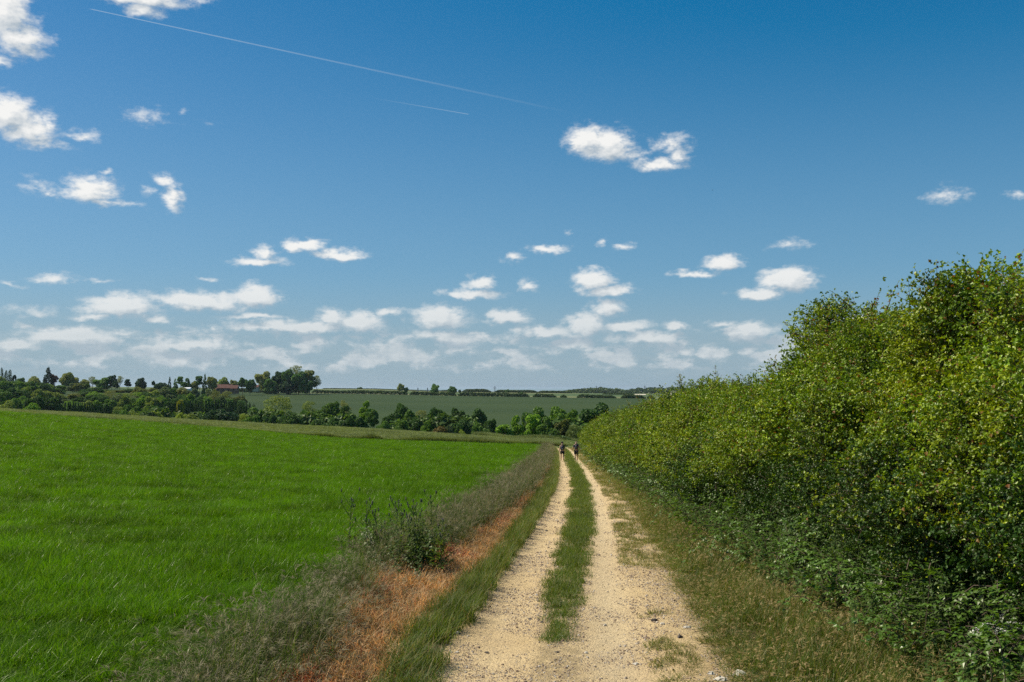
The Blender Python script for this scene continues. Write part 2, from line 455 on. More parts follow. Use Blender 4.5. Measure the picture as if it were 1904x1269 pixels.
def ground_z(X, Y):
    X = np.atleast_1d(np.asarray(X, float)); Y = np.atleast_1d(np.asarray(Y, float))
    X, Y = np.broadcast_arrays(X, Y); X = X.ravel(); Y = Y.ravel()
    near = Y <= 150
    z = np.empty(len(X))
    if near.any(): z[near] = z_near(X[near], Y[near])
    if (~near).any(): z[~near] = z_far(X[~near], Y[~near])
    return z
def gz(x, y): return float(ground_z(x, y)[0])

def sheet(name, mat, Xs, Ys):
    """grid whose rows share Ys; Xs is (rows, cols)"""
    nr, nc = Xs.shape
    Yg = np.repeat(Ys[:, None], nc, 1) if Ys.ndim == 1 else Ys
    z = ground_z(Xs.ravel(), Yg.ravel())
    V = np.stack([Xs.ravel(), Yg.ravel(), z], 1)
    i = np.arange(nr * nc).reshape(nr, nc)
    Q = np.stack([i[:-1, :-1], i[:-1, 1:], i[1:, 1:], i[1:, :-1]], -1).reshape(-1, 4)
    return tag(link(name, mesh_np(name, V, Q, [mat], smooth=True)), kind='structure')

# ---- materials of the ground
M_soil_field = ground_mat('field_soil', [(.012, .03, .006), (.02, .045, .008), (.03, .055, .012)], .8, 12)
M_verge_soil = ground_mat('verge_soil', [(.05, .045, .02), (.09, .07, .03), (.06, .07, .025)], 1.2, 14)
M_strip = ground_mat('rough_grassland', [(.085, .12, .034), (.11, .145, .042), (.14, .155, .045), (.08, .105, .032)], .05, .9, .6, stretch=(1, 2.2, 1), bdist=.2)
M_valley = ground_mat('valley_grass', [(.03, .05, .015), (.05, .07, .02)], .05, .6)
def hill_material():
    m, t, out = new_mat('hillside_crop')
    pos = t.add('ShaderNodeNewGeometry').outputs['Position']
    n = t.noise(t.vm('MULTIPLY', pos, (.25, 1, 1)), .012, 5, .6).outputs['Fac']
    f = t.noise(t.vm('MULTIPLY', pos, (.3, 1, 1)), .25, 5, .65).outputs['Fac']
    c = t.mix(t.maprange(n, .35, .65), (.032, .056, .015), (.043, .068, .018))
    c = t.mix(t.math('MULTIPLY', t.maprange(f, .35, .7), .5), c, (.048, .068, .022))
    # tramlines of the sprayer, running across the slope
    rot = t.vm('DOT_PRODUCT', pos, (-.10, .995, 0))
    fr = t.math('FRACT', t.math('MULTIPLY', rot, 1 / 24.0))
    ln = t.math('MULTIPLY', t.maprange(t.math('ABSOLUTE', t.math('SUBTRACT', fr, .5)), .05, .02), .55)
    c = t.mix(ln, c, (.024, .045, .017))
    b = t.add('ShaderNodeBsdfPrincipled', {'Base Color': c, 'Roughness': .9}); b.inputs['Specular IOR Level'].default_value = .1
    t.l.new(b.outputs[0], out.inputs[0]); return m
M_hill = hill_material()
def upland_material():
    m, t, out = new_mat('upland_fields')
    pos = t.add('ShaderNodeNewGeometry').outputs['Position']
    v = t.add('ShaderNodeTexVoronoi', {'Vector': t.vm('MULTIPLY', pos, (.0022, .0045, 0)), 'Scale': 1.0, 'Randomness': .9})
    sx = t.add('ShaderNodeSeparateColor', {0: v.outputs['Color']}).outputs[0]
    c = t.ramp(sx, [(0, (.12, .16, .06)), (.35, (.17, .18, .075)), (.6, (.08, .12, .045)), (.8, (.20, .185, .10)), (1, (.11, .15, .05))], 'CONSTANT')
    n = t.noise(pos, .02, 5, .6).outputs['Fac']
    c = t.mix(t.maprange(n, .3, .7, 0, .35), c, (.07, .09, .04))
    b = t.add('ShaderNodeBsdfPrincipled', {'Base Color': c, 'Roughness': .95}); b.inputs['Specular IOR Level'].default_value = .1
    t.l.new(b.outputs[0], out.inputs[0]); return m
M_upland = upland_material()
def track_material():
    m, t, out = new_mat('chalk_track')
    at = t.add('ShaderNodeAttribute', attribute_name='across')
    s = at.outputs['Fac']
    pos = t.add('ShaderNodeNewGeometry').outputs['Position']
    big = t.noise(pos, .7, 5, .6).outputs['Fac']
    mid = t.noise(pos, 6, 6, .7).outputs['Fac']
    fine = t.noise(pos, 42, 5, .7).outputs['Fac']
    vor = t.add('ShaderNodeTexVoronoi', {'Vector': pos, 'Scale': 34.0, 'Randomness': 1.0})
    vor2 = t.add('ShaderNodeTexVoronoi', {'Vector': pos, 'Scale': 13.0, 'Randomness': 1.0})
    base = t.mix(t.maprange(big, .3, .7), (.60, .43, .21), (.70, .52, .27))
    base = t.mix(t.math('MULTIPLY', t.maprange(mid, .4, .75), .5), base, (.42, .29, .155))
    # worn lines of the ruts: finer and paler
    r1 = t.math('MULTIPLY', t.math('SUBTRACT', s, .62), 2.9); r2 = t.math('MULTIPLY', t.math('ADD', s, .78), 2.6)
    wear = t.math('MAXIMUM', t.math('EXPONENT', t.math('MULTIPLY', t.math('MULTIPLY', r1, r1), -1.0)), t.math('MULTIPLY', t.math('EXPONENT', t.math('MULTIPLY', t.math('MULTIPLY', r2, r2), -1.0)), .4))
    wear = t.math('MULTIPLY', wear, t.maprange(mid, .2, .6, .5, 1.0))
    base = t.mix(t.math('MULTIPLY', wear, .55), base, (.66, .53, .33))
    # pebbles trodden in
    peb = t.maprange(vor.outputs['Distance'], .30, .18)
    sc = t.add('ShaderNodeSeparateColor', {0: vor.outputs['Color']})
    pc = t.ramp(sc.outputs[0], [(0, (.60, .52, .40)), (.3, (.20, .13, .08)), (.55, (.48, .37, .25)), (.8, (.34, .22, .13)), (1, (.66, .60, .50))])
    gate = t.math('MULTIPLY', t.maprange(sc.outputs[1], .45, .6), t.math('SUBTRACT', 1.0, t.math('MULTIPLY', wear, .75)))
    base = t.mix(t.math('MULTIPLY', t.math('MULTIPLY', peb, gate), .8), base, pc)
    base = t.mix(t.math('MULTIPLY', t.maprange(fine, .50, .72), .5), base, (.30, .20, .11))
    # the middle strip and the outer margins are earthier
    mida = t.math('ABSOLUTE', t.math('SUBTRACT', s, .05))
    green = t.math('MAXIMUM', t.maprange(mida, .36, .15), t.maprange(t.math('ABSOLUTE', s), 1.15, 1.9))
    green = t.math('MULTIPLY', green, t.maprange(mid, .3, .6))
    base = t.mix(t.math('MULTIPLY', green, .5), base, (.22, .17, .085))
    h = t.math('ADD', t.math('MULTIPLY', mid, .7), t.math('ADD', t.math('MULTIPLY', fine, .25), t.math('MULTIPLY', t.math('MULTIPLY', peb, gate), .25)))
    b = t.add('ShaderNodeBump', {'Strength': 1.0, 'Distance': .10, 'Height': h})
    p = t.add('ShaderNodeBsdfPrincipled', {'Base Color': base, 'Roughness': .95, 'Normal': b.outputs[0]})
    p.inputs['Specular IOR Level'].default_value = .12
    t.l.new(p.outputs[0], out.inputs[0]); return m
M_track = track_material()

# ---- near sheets, laid out along the track (s = metres right of its axis)
YN = np.concatenate([np.arange(-30, 4, 2.0), np.arange(4, 30, .12), np.arange(30, 60, .35), np.arange(60, 120, .8), np.arange(120, 150.01, 1.5)])
YN[-1] = 150
ax = axis_x(YN)[:, None]
def near_sheet(name, mat, svals):
    return sheet(name, mat, ax + np.asarray(svals)[None, :], YN)
near_sheet('wheat_field', M_soil_field, -np.concatenate([[240, 180], np.geomspace(140, 4.2, 70)]))
near_sheet('left_verge', M_verge_soil, np.linspace(-4.2, -1.25, 30))
tr_s = np.linspace(-1.25, 2.0, 40)
trk = near_sheet('track', M_track, tr_s)
att = trk.data.attributes.new('across', 'FLOAT', 'POINT')
att.data.foreach_set('value', np.tile(tr_s, len(YN)).astype(np.float32))
near_sheet('right_verge', M_verge_soil, np.linspace(2.0, 7.5, 30))
near_sheet('field_behind_hedge', M_soil_field, np.concatenate([np.geomspace(7.5, 100, 20), [150, 240]]))

# ---- far sheets, rows by distance
uu = np.unique(np.concatenate([np.linspace(FAR_U[0], FAR_U[-1], 240), [-4, -2.5, -1.5, 1.5, 2.5, 4]]))
def far_sheet(name, mat, ys):
    ys = np.asarray(ys, float)
    return sheet(name, mat, uu[None, :] * ys[:, None], ys)
far_sheet('rough_grassland', M_strip, np.concatenate([np.arange(150, 216, 2.5), [216]]))
far_sheet('valley_floor', M_valley, np.linspace(216, 440, 46))
far_sheet('hillside_field', M_hill, np.linspace(440, 1000, 60))
far_sheet('upland', M_upland, np.concatenate([np.linspace(1000, 2600, 50), np.geomspace(2700, 24000, 20)]))

# ================================================================== scatter
def proto_collection(name, meshes):
    c = bpy.data.collections.new(name)     # not linked to the scene: only a library of shapes
    for i, me in enumerate(meshes):
        c.objects.link(bpy.data.objects.new('%s_%02d' % (name, i), me))
    return c

def scatter(name, coll, P, rot, scl, parent=None, kind='stuff', var=None):
    """one object: shapes of coll instanced on points (grass, leaves, gravel: what nobody could count)"""
    P = np.asarray(P, np.float32); n = len(P)
    me = bpy.data.meshes.new(name)
    me.vertices.add(n); me.vertices.foreach_set('co', P.ravel())
    def attr(nm, typ, data, key):
        a = me.attributes.new(nm, typ, 'POINT'); a.data.foreach_set(key, np.ascontiguousarray(data).ravel())
    attr('rot', 'FLOAT_VECTOR', np.asarray(rot, np.float32), 'vector')
    scl = np.asarray(scl, np.float32)
    if scl.ndim == 1: scl = np.repeat(scl[:, None], 3, 1)
    attr('scl', 'FLOAT_VECTOR', scl, 'vector')
    k = len(coll.objects)
    idx = RNG.integers(0, k, n) if var is None else np.asarray(var)
    attr('idx', 'INT', idx.astype(np.int32), 'value')
    o = link(name, me, parent)
    if kind: o['kind'] = kind
    ng = bpy.data.node_groups.new('scatter_' + name, 'GeometryNodeTree')
    ng.interface.new_socket('Geometry', in_out='INPUT', socket_type='NodeSocketGeometry')
    ng.interface.new_socket('Geometry', in_out='OUTPUT', socket_type='NodeSocketGeometry')
    N = ng.nodes; L = ng.links
    gi = N.new('NodeGroupInput'); go = N.new('NodeGroupOutput')
    m2p = N.new('GeometryNodeMeshToPoints'); L.new(gi.outputs[0], m2p.inputs['Mesh'])
    iop = N.new('GeometryNodeInstanceOnPoints'); L.new(m2p.outputs[0], iop.inputs['Points'])
    ci = N.new('GeometryNodeCollectionInfo'); ci.inputs['Collection'].default_value = coll
    ci.inputs['Separate Children'].default_value = True; ci.inputs['Reset Children'].default_value = True
    L.new(ci.outputs[0], iop.inputs['Instance']); iop.inputs['Pick Instance'].default_value = True
    def named(nm, typ):
        a = N.new('GeometryNodeInputNamedAttribute'); a.data_type = typ; a.inputs[0].default_value = nm; return a.outputs[0]
    L.new(named('idx', 'INT'), iop.inputs['Instance Index'])
    e2r = N.new('FunctionNodeEulerToRotation'); L.new(named('rot', 'FLOAT_VECTOR'), e2r.inputs[0]); L.new(e2r.outputs[0], iop.inputs['Rotation'])
    L.new(named('scl', 'FLOAT_VECTOR'), iop.inputs['Scale'])
    L.new(iop.outputs[0], go.inputs[0])
    md = o.modifiers.new('scatter', 'NODES'); md.node_group = ng
    return o

def sample_s(Ya, Yb, smin, smax, density, cut=.62):
    """random ground points between two distances and two offsets from the track axis"""
    smin_f = smin if callable(smin) else (lambda y: np.full_like(y, smin))
    smax_f = smax if callable(smax) else (lambda y: np.full_like(y, smax))
    ys = np.linspace(Ya, Yb, 20)
    w = np.maximum(np.minimum(smax_f(ys), cut * ys + 2 - axis_x(ys)) - np.maximum(smin_f(ys), -cut * ys - 1.0 - axis_x(ys)), 0)
    mx = w.max()
    if mx <= 0: return np.zeros(0), np.zeros(0)
    n = int(density * mx * (Yb - Ya))
    Y = RNG.uniform(Ya, Yb, n); r = RNG.uniform(0, 1, n)
    a = np.maximum(smin_f(Y), -cut * Y - 1.0 - axis_x(Y)); b = np.minimum(smax_f(Y), cut * Y + 2 - axis_x(Y))
    keep = (b > a) & (RNG.uniform(0, mx, n) < (b - a))
    Y = Y[keep]; a = a[keep]; b = b[keep]; r = r[keep]
    return axis_x(Y) + a + (b - a) * r, Y
def bands(spec, smin, smax, cut=.62):
    X = []; Y = []; S = []
    for (ya, yb, dens, sc) in spec:
        x, y = sample_s(ya, yb, smin, smax, dens, cut); X.append(x); Y.append(y); S.append(np.full(len(x), sc))
    return np.concatenate(X), np.concatenate(Y), np.concatenate(S)

def blade_geo(base, ang, h, w, lean, curl, seg=3, wprof=None):
    """a bent tapering blade; returns verts, quads"""
    d = np.array([math.cos(ang), math.sin(ang), 0.]); sd = np.array([-d[1], d[0], 0.])
    V = []
    p = np.array(base, float); th = lean
    for i in range(seg + 1):
        tt = i / seg
        ww = w * (1 - tt ** 1.6) if wprof is None else w * wprof[i]
        V.append(p - sd * ww / 2); V.append(p + sd * ww / 2)
        p = p + (h / seg) * (np.array([0, 0, 1.]) * math.cos(th) + d * math.sin(th))
        th += curl / seg
    Q = [(2 * i, 2 * i + 1, 2 * i + 3, 2 * i + 2) for i in range(seg)]
    return np.array(V), np.array(Q)

def tuft(name, mats, n, rad, h, hv, w, lean, curl, rs, seg=3, mi=None, heads=None, bias=None):
    mb = MB()
    for i in range(n):
        r = rad * math.sqrt(rs.random()); a = rs.uniform(0, 6.283)
        b = (r * math.cos(a), r * math.sin(a), -.02)
        ang = rs.uniform(0, 6.283)
        if bias is not None: ang = bias + rs.gauss(0, .9)
        hh = h * rs.uniform(1 - hv, 1 + hv * .4)
        m = 0 if mi is None else rs.choices(range(len(mi)), mi)[0]
        le = lean * rs.uniform(.2, 1.6); cu = curl * rs.uniform(.3, 1.5)
        V, Q = blade_geo(b, ang, hh, w * rs.uniform(.7, 1.2), le, cu, seg)
        mb.add(V, Q, m)
        if heads and rs.random() < heads[0]:
            # drooping seed head: a few spikelets hanging from the tip
            tip = (V[-1] + V[-2]) / 2
            for k in range(heads[1]):
                a2 = ang + rs.gauss(0, .5)
                V2, Q2 = blade_geo(tip - np.array([0, 0, .01 * k]), a2, heads[2] * rs.uniform(.7, 1.2), heads[3], 1.2 + rs.gauss(0, .3), 1.1, 2, [.4, 1, .2])
                mb.add(V2, Q2, heads[4])
    return mb.mesh(name, mats)

rs = random.Random(5)
G_wheat = leaf_mat('wheat_blade', [(.064, .168, .0006), (.088, .200, .001), (.046, .130, .001), (.118, .225, .002)], .5, .006, .38, .5, .9)
G_wheat2 = leaf_mat('wheat_blade_pale', [(.16, .25, .02), (.20, .29, .05)], .4, .04, .3, .35, .3)
G_green = leaf_mat('verge_grass', [(.060, .115, .012), (.085, .14, .014), (.11, .15, .02), (.045, .09, .012)], .45, .02, .4, .8, .5)
G_olive = leaf_mat('dry_tipped_grass', [(.11, .150, .016), (.145, .165, .02), (.19, .175, .03), (.08, .125, .012)], .42, .02, .4, .6, .5)
G_straw = leaf_mat('straw_stalk', [(.34, .25, .10), (.27, .19, .075), (.40, .31, .14)], .3, .02, .4, .8, .4, tcol=(1.2, 1.1, .7))
G_brome = leaf_mat('brome_stem', [(.06, .10, .025), (.085, .11, .032), (.05, .085, .018)], .35, .008, .4, .7, .45)
G_bromeh = leaf_mat('brome_head', [(.22, .19, .11), (.13, .11, .07), (.38, .33, .20), (.10, .09, .05)], .35, .01, .4, .7, .4, tcol=(1.2, 1.1, .8))
G_dead = leaf_mat('scorched_grass', [(.74, .50, .25), (.66, .39, .18), (.80, .60, .33), (.46, .26, .13)], .4, .012, .5, .9, .5, tcol=(1.3, .9, .5))
G_red = leaf_mat('red_stem_grass', [(.38, .10, .06), (.44, .15, .07), (.30, .08, .05)], .35, .03, .5, .9, .5, tcol=(1.3, .8, .6))
G_nettle = leaf_mat('nettle_leaf', [(.055, .105, .016), (.075, .125, .022), (.10, .145, .04), (.042, .085, .014)], .35, .025, .35, 1.2, .5)
G_bramble = leaf_mat('bramble_leaf', [(.08, .16, .014), (.11, .20, .018), (.05, .12, .012)], .35, .05, .3, 1.2, .5)
G_stem = plain_mat('green_stem', (.10, .13, .05))
G_brown = plain_mat('woody_stem', (.10, .07, .045))
G_white = plain_mat('white_petal', (.80, .80, .74), .7)
G_cream = plain_mat('cream_petal', (.55, .52, .36), .7)
G_purple = plain_mat('thistle_flower', (.16, .10, .15), .7)

def rots(n, tilt=.15, up=None):
    return np.stack([RNG.normal(0, tilt, n), RNG.normal(0, tilt, n), RNG.uniform(0, 6.283, n)], 1)
def rots_bias(n, tx, ty, tilt, spin=6.283):
    return np.stack([tx + RNG.normal(0, tilt, n), ty + RNG.normal(0, tilt, n), RNG.uniform(0, spin, n)], 1)
def on_ground(X, Y, dz=0.0): return np.stack([X, Y, ground_z(X, Y) + dz], 1)

# ---- wheat
def field_edge(y): return np.interp(y, [8, 12, 18, 24, 40, 150], [-3.3, -3.3, -3.35, -3.2, -3.1, -2.9])
wheat_c = proto_collection('wheat_tuft', [tuft('wheat_tuft', [G_wheat, G_wheat2], 52, .17, .33, .4, .0072, .42, 1.5, rs, 4, mi=[.82, .18]) for _ in range(6)])
X, Y, S = bands([(7, 14, 60, .9), (14, 22, 48, 1.0), (22, 35, 30, 1.15), (35, 60, 16, 1.45), (60, 100, 8, 1.9), (100, 152, 4.2, 2.5)], -200, lambda y: field_edge(y) + .3)
edge = field_edge(Y) - .25 * (fbm(Y * .35, Y * 0, 3, 3) - .5) * 2
s_ = X - axis_x(Y); k = s_ < edge; X, Y, S = X[k], Y[k], S[k]
lay = fbm(X * .22 + 3, Y * .40, 4, 8); fine = fbm(X * .9, Y * 1.5, 3, 9)
hgt = .84 + .8 * (lay - .5) * 2 + .6 * (fine - .5) * 2
hscale = np.clip(hgt, .38, 1.3)
scl = np.stack([S, S, hscale * np.clip(S, 1, 1.5) ** .6 * RNG.uniform(.85, 1.12, len(S))], 1)
tx = .28 * (fbm(X * .25, Y * .45, 3, 21) - .5) * 2; ty = .35 * (fbm(X * .3, Y * .5, 3, 22) - .42) * 2
rot = np.stack([tx + RNG.normal(0, .14, len(X)), ty + RNG.normal(0, .14, len(X)), RNG.uniform(0, 6.283, len(X))], 1)
o = scatter('wheat', wheat_c, on_ground(X, Y), rot, scl)
tag(o, 'lush green young wheat filling the field left of the track', 'crop')

# ---- left verge: silvery drooping brome
def red_l(y): return np.interp(y, [8, 12, 16, 19, 23, 34, 60, 150], [-2.22, -2.45, -2.8, -2.3, -2.15, -2.05, -1.95, -1.8])
def red_r(y): return np.interp(y, [8, 12, 16, 19, 23, 34, 60, 150], [-1.75, -1.85, -1.62, -1.5, -1.55, -1.65, -1.7, -1.6])
brome_c = proto_collection('brome_tuft', [tuft('brome_tuft', [G_brome, G_bromeh, G_green], 34, .2, .72, .35, .0065, .25, 1.25, rs, 5, mi=[.62, .10, .28], heads=(.36, 6, .10, .0055, 1)) for _ in range(6)])
X, Y, S = bands([(7, 16, 26, 1.0), (16, 30, 20, 1.05), (30, 60, 12, 1.25), (60, 150, 5, 1.6)], lambda y: field_edge(y) - .15, red_l)
s_ = X - axis_x(Y)
clump = fbm(X * 1.1, Y * .8, 3, 31)
h = (.38 + 1.35 * clump) * np.clip((red_l(Y) - s_) / .35 + .45, .4, 1) * np.clip((s_ - field_edge(Y) + .2) / .5, .5, 1)
h *= np.interp(Y, [8, 14, 17, 22, 30, 60, 150], [.78, .8, .95, 1.0, .95, .95, .95])
k = RNG.random(len(X)) < np.clip((s_ - field_edge(Y) + .2) / .5, .15, 1)
scl = np.stack([S, S, h * np.clip(S, 1, 1.25)], 1)
o = scatter('brome_grass', brome_c, on_ground(X, Y)[k], rots_bias(len(X), 0, .12, .16)[k], scl[k])
tag(o, 'tall silvery drooping grass between the wheat and the scorched strip', 'grass')

# ---- scorched strip
dead_c = proto_collection('scorched_tuft', [tuft('scorched_tuft', [G_dead, G_red, G_straw], 30, .16, .20, .45, .007, .55, 1.6, rs, 3, mi=[.60, .02, .38]) for _ in range(4)]
                          + [tuft('scorched_tuft', [G_dead, G_red, G_straw], 30, .16, .24, .45, .008, .5, 1.4, rs, 3, mi=[.55, .4, .05]) for _ in range(2)])
X, Y, S = bands([(7, 16, 95, 1.0), (16, 30, 70, 1.1), (30, 70, 26, 1.4)], lambda y: red_l(y) - .18, lambda y: red_r(y) + .1)
redn = fbm(X * .9, Y * .7, 3, 41) + .25 * np.clip((red_l(Y) + .35 - (X - axis_x(Y))) / .4, 0, 1)
var = np.where(redn > .72, RNG.integers(4, 6, len(X)), RNG.integers(0, 4, len(X)))
k = (Y < 28) | (fbm(X * .6, Y * .35, 2, 45) > .42)
o = scatter('scorched_grass', dead_c, on_ground(X, Y)[k], rots(len(X), .3)[k], (S * RNG.uniform(.7, 1.25, len(S)))[k], var=var[k])
tag(o, 'orange brown scorched grass in a strip along the left verge', 'grass')

# ---- green strip beside the left rut, centre strip, right margin
short_c = proto_collection('short_tuft', [tuft('short_tuft', [G_green, G_olive], 26, .10, .17, .4, .0065, .4, 1.1, rs, 3, mi=[.75, .25]) for _ in range(5)])
tall_c = proto_collection('verge_tuft', [tuft('verge_tuft', [G_green, G_olive, G_straw], 30, .13, .40, .4, .0075, .3, 1.2, rs, 4, mi=[.70, .24, .06]) for _ in range(5)])
X, Y, S = bands([(7, 16, 75, 1.0), (16, 30, 60, 1.05), (30, 60, 30, 1.25), (60, 150, 12, 1.7)], lambda y: red_r(y) + .08, lambda y: -1.14 + .0 * y)
s_ = X - axis_x(Y)
ed = -1.10 + .22 * (fbm(Y * 1.1, Y * 0 + 2, 3, 51) - .5) * 2
k = (s_ < ed) & ((Y > 12) | (fbm(X * 1.4, Y * 1.1, 2, 53) > .34))
hh = (.55 + .6 * fbm(X * 1.5, Y * .9, 3, 52)) * np.interp(Y, [8, 12, 16, 25, 60, 150], [.6, .85, 1.1, 1.25, 1.15, 1.0])
scl = np.stack([S, S, hh * np.clip(S, 1, 1.3)], 1)
o = scatter('verge_grass', tall_c, on_ground(X, Y)[k], rots_bias(len(X), 0, .1, .15)[k], scl[k])
tag(o, 'fresh green grass bank edging the left wheel rut', 'grass')

X, Y, S = bands([(7, 16, 110, 1.0), (16, 30, 80, 1.1), (30, 60, 40, 1.4), (60, 150, 16, 2.0)], -.62, .72)
s_ = X - axis_x(Y)
cen = np.interp(Y, [8, 15, 23, 150], [.0, .0, .05, .03]); hw = np.interp(Y, [8, 12.2, 13.2, 16, 23, 150], [.2, .2, .22, .24, .34, .38])
hw = hw + .13 * (fbm(Y * .9, Y * 0, 4, 61) - .5) * 2 + .06 * RNG.normal(0, 1, len(Y))
k = np.abs(s_ - cen) < hw
patch = fbm(X * 2.2, Y * 1.6, 3, 62)
k &= (Y > 12.8) | ((patch > .60) & (np.abs(s_ + .1) < .8))
hh = np.interp(Y, [8, 14, 20, 60, 150], [.6, .85, 1.05, 1.0, .8]) * (.6 + .7 * fbm(X * 2, Y * 1.2, 2, 63))
scl = np.stack([S, S, hh * np.clip(S, 1, 1.2)], 1)
o = scatter('centre_grass', short_c, on_ground(X, Y)[k], rots(len(X), .2)[k], scl[k])
tag(o, 'strip of short green grass growing between the two wheel ruts', 'grass')

X, Y, S = bands([(7, 16, 80, .85), (16, 30, 60, 1.0), (30, 60, 30, 1.3), (60, 150, 12, 1.8)], .98, 2.1)
s_ = X - axis_x(Y)
pt = fbm(X * 1.7 + 9, Y * .9, 3, 71)
den = np.where(Y < 18, np.where((s_ > 1.05) & (s_ < 1.55), .66, .25), .85) + np.clip((s_ - 1.75) / .3, 0, 1) * .6
k = (pt * .9 + .05 < den * .75)
hh = np.interp(Y, [8, 18, 40, 150], [.45, .7, 1.0, 1.1])
scl = np.stack([S, S, hh * RNG.uniform(.6, 1.2, len(S))], 1)
margin_c = proto_collection('margin_tuft', [tuft('margin_tuft', [G_olive, G_green, G_straw], 22, .10, .16, .4, .0065, .5, 1.1, rs, 3, mi=[.62, .22, .16]) for _ in range(4)])
o = scatter('margin_grass', margin_c, on_ground(X, Y)[k], rots(len(X), .25)[k], scl[k])
tag(o, 'thin yellowing grass among stones right of the right rut', 'grass')

# ---- right verge: taller olive and straw grass up to the hedge foot
def under_s(y): return np.interp(y, [8, 12, 18, 23, 46, 91, 150], [3.5, 3.3, 2.9, 2.6, 2.0, 1.75, 1.6])
olive_c = proto_collection('olive_tuft', [tuft('olive_tuft', [G_olive, G_green, G_straw], 32, .15, .42, .4, .0065, .3, 1.0, rs, 4, mi=[.42, .50, .08], heads=(.14, 3, .05, .009, 2)) for _ in range(6)])
X, Y, S = bands([(7, 16, 60, 1.0), (16, 30, 42, 1.1), (30, 60, 20, 1.3), (60, 150, 8, 1.8)], 1.8, lambda y: under_s(y) + .9)
s_ = X - axis_x(Y)
hh = (.5 + .7 * fbm(X * 1.2, Y * .9, 3, 81)) * np.clip((s_ - 1.7) / .7, .3, 1.15)
scl = np.stack([S, S, hh * np.clip(S, 1, 1.2)], 1)
o = scatter('olive_grass', olive_c, on_ground(X, Y), rots_bias(len(X), 0, -.12, .16), scl)
tag(o, 'knee high olive and straw coloured grass below the hedge', 'grass')

# ================================================================== nettles, bramble
def leaf_shape(mb, base, direction, up, L, W, m, fold=.25, droop=.3):
    d = np.asarray(direction, float); d /= np.linalg.norm(d) + 1e-9
    s = np.cross(d, up); s /= np.linalg.norm(s) + 1e-9; n = np.cross(s, d)
    b = np.asarray(base, float)
    mid = b + d * L * .5 ; tip = b + d * L - n * L * droop
    l = b + d * L * .42 + s * W / 2 + n * W * fold; r = b + d * L * .42 - s * W / 2 + n * W * fold
    mb.add([b, l, tip, mid, r], [(0, 1, 2, 3), (0, 3, 2, 4)], m)
def rv(rs_, s=1.0): return np.array([rs_.gauss(0, s), rs_.gauss(0, s), rs_.gauss(0, s)])

def nettle(name, h, rs_):
    mb = MB(); lean = np.array([rs_.gauss(0, .12), rs_.gauss(0, .12), 1])
    pts = [lean * h * t for t in (0, .5, 1)]
    mb.tube(pts, [.004, .003, .0015], 3, 1, False)
    k = 9
    for i in range(k):
        t = .15 + .85 * i / (k - 1); a = (i % 2) * math.pi / 2 + rs_.uniform(-.3, .3)
        L = .105 * (1.15 - .6 * t) * rs_.uniform(.85, 1.2)
        for sgn in (0, math.pi):
            leaf_shape(mb, lean * h * t, (math.cos(a + sgn), math.sin(a + sgn), .25), (0, 0, 1), L, L * .55, 0, .12, .35)
    return mb.mesh(name, [G_nettle, G_stem])
def bramble(name, rs_, mats):
    mb = MB(); a = rs_.uniform(0, 6.28); L = rs_.uniform(.6, .9)
    P = [np.array([math.cos(a) * L * t, math.sin(a) * L * t, .75 * L * math.sin(t * 2.2)]) for t in np.linspace(0, 1, 6)]
    mb.tube(P, [.004] * 6, 3, 1, False)
    for i in range(14):
        t = rs_.random(); p = P[min(5, int(t * 6))] + rv(rs_, .05)
        for kx in range(3):
            d = rv(rs_); d[2] = abs(d[2]) * .3
            leaf_shape(mb, p, d, (0, 0, 1), rs_.uniform(.05, .08), .045, 0, .15, .25)
    return mb.mesh(name, mats)
net_c = proto_collection('nettle', [nettle('nettle', rs.uniform(.7, 1.0), rs) for _ in range(5)])
bra_c = proto_collection('bramble', [bramble('bramble', rs, [G_bramble, G_brown]) for _ in range(5)])
def hedge_s(y): return np.interp(y, [8, 12, 18, 23, 34, 46, 66, 91, 120, 150, 200], [4.7, 4.6, 4.1, 3.7, 3.1, 2.75, 2.55, 2.5, 2.9, 4.0, 8.0])
def crest_s(y): return np.interp(y, [8, 66, 100, 150, 200], [5.6, 5.3, 4.9, 5.6, 10])
def hedge_h(y): return np.interp(y, [8, 12, 13.4, 14.2, 15, 16.3, 17.5, 19, 20.2, 22, 23.7, 25, 27.5, 31, 36, 41, 52, 66, 80, 102, 150, 200], [3.4, 3.4, 3.75, 3.5, 3.05, 3.4, 3.2, 3.6, 3.7, 3.2, 3.0, 2.55, 2.6, 3.15, 3.2, 3.35, 3.15, 3.2, 2.95, 2.85, 2.4, 2.2])
X, Y, S = bands([(7, 16, 34, 1.0), (16, 30, 24, 1.1), (30, 60, 11, 1.3), (60, 150, 4.5, 1.6)], under_s, lambda y: hedge_s(y) + 1.3)
s_ = X - axis_x(Y); f = (s_ - under_s(Y)) / (hedge_s(Y) + .5 - under_s(Y))
hh = np.clip(.45 + 1.0 * f + .5 * (fbm(X * .9, Y * .9, 3, 91) - .5) * 2, .3, 1.7)
dz = np.clip(f - .3, 0, 1) * .35
scl = np.stack([S, S, hh * np.clip(S, 1, 1.2)], 1)
o = scatter('nettles', net_c, on_ground(X, Y, 0), rots_bias(len(X), 0, -.15, .16), scl)
tag(o, 'dark green nettles crowding the foot of the hedge', 'nettles')
X, Y, S = bands([(7, 16, 16, 1.0), (16, 30, 12, 1.1), (30, 60, 6, 1.3), (60, 150, 2.5, 1.6)], lambda y: under_s(y) + .1, lambda y: hedge_s(y) + .5)
s_ = X - axis_x(Y); f = np.clip((s_ - under_s(Y)) / (hedge_s(Y) + .5 - under_s(Y)), 0, 1)
P = on_ground(X, Y, 0); P[:, 2] += f * RNG.uniform(.0, .8, len(f))
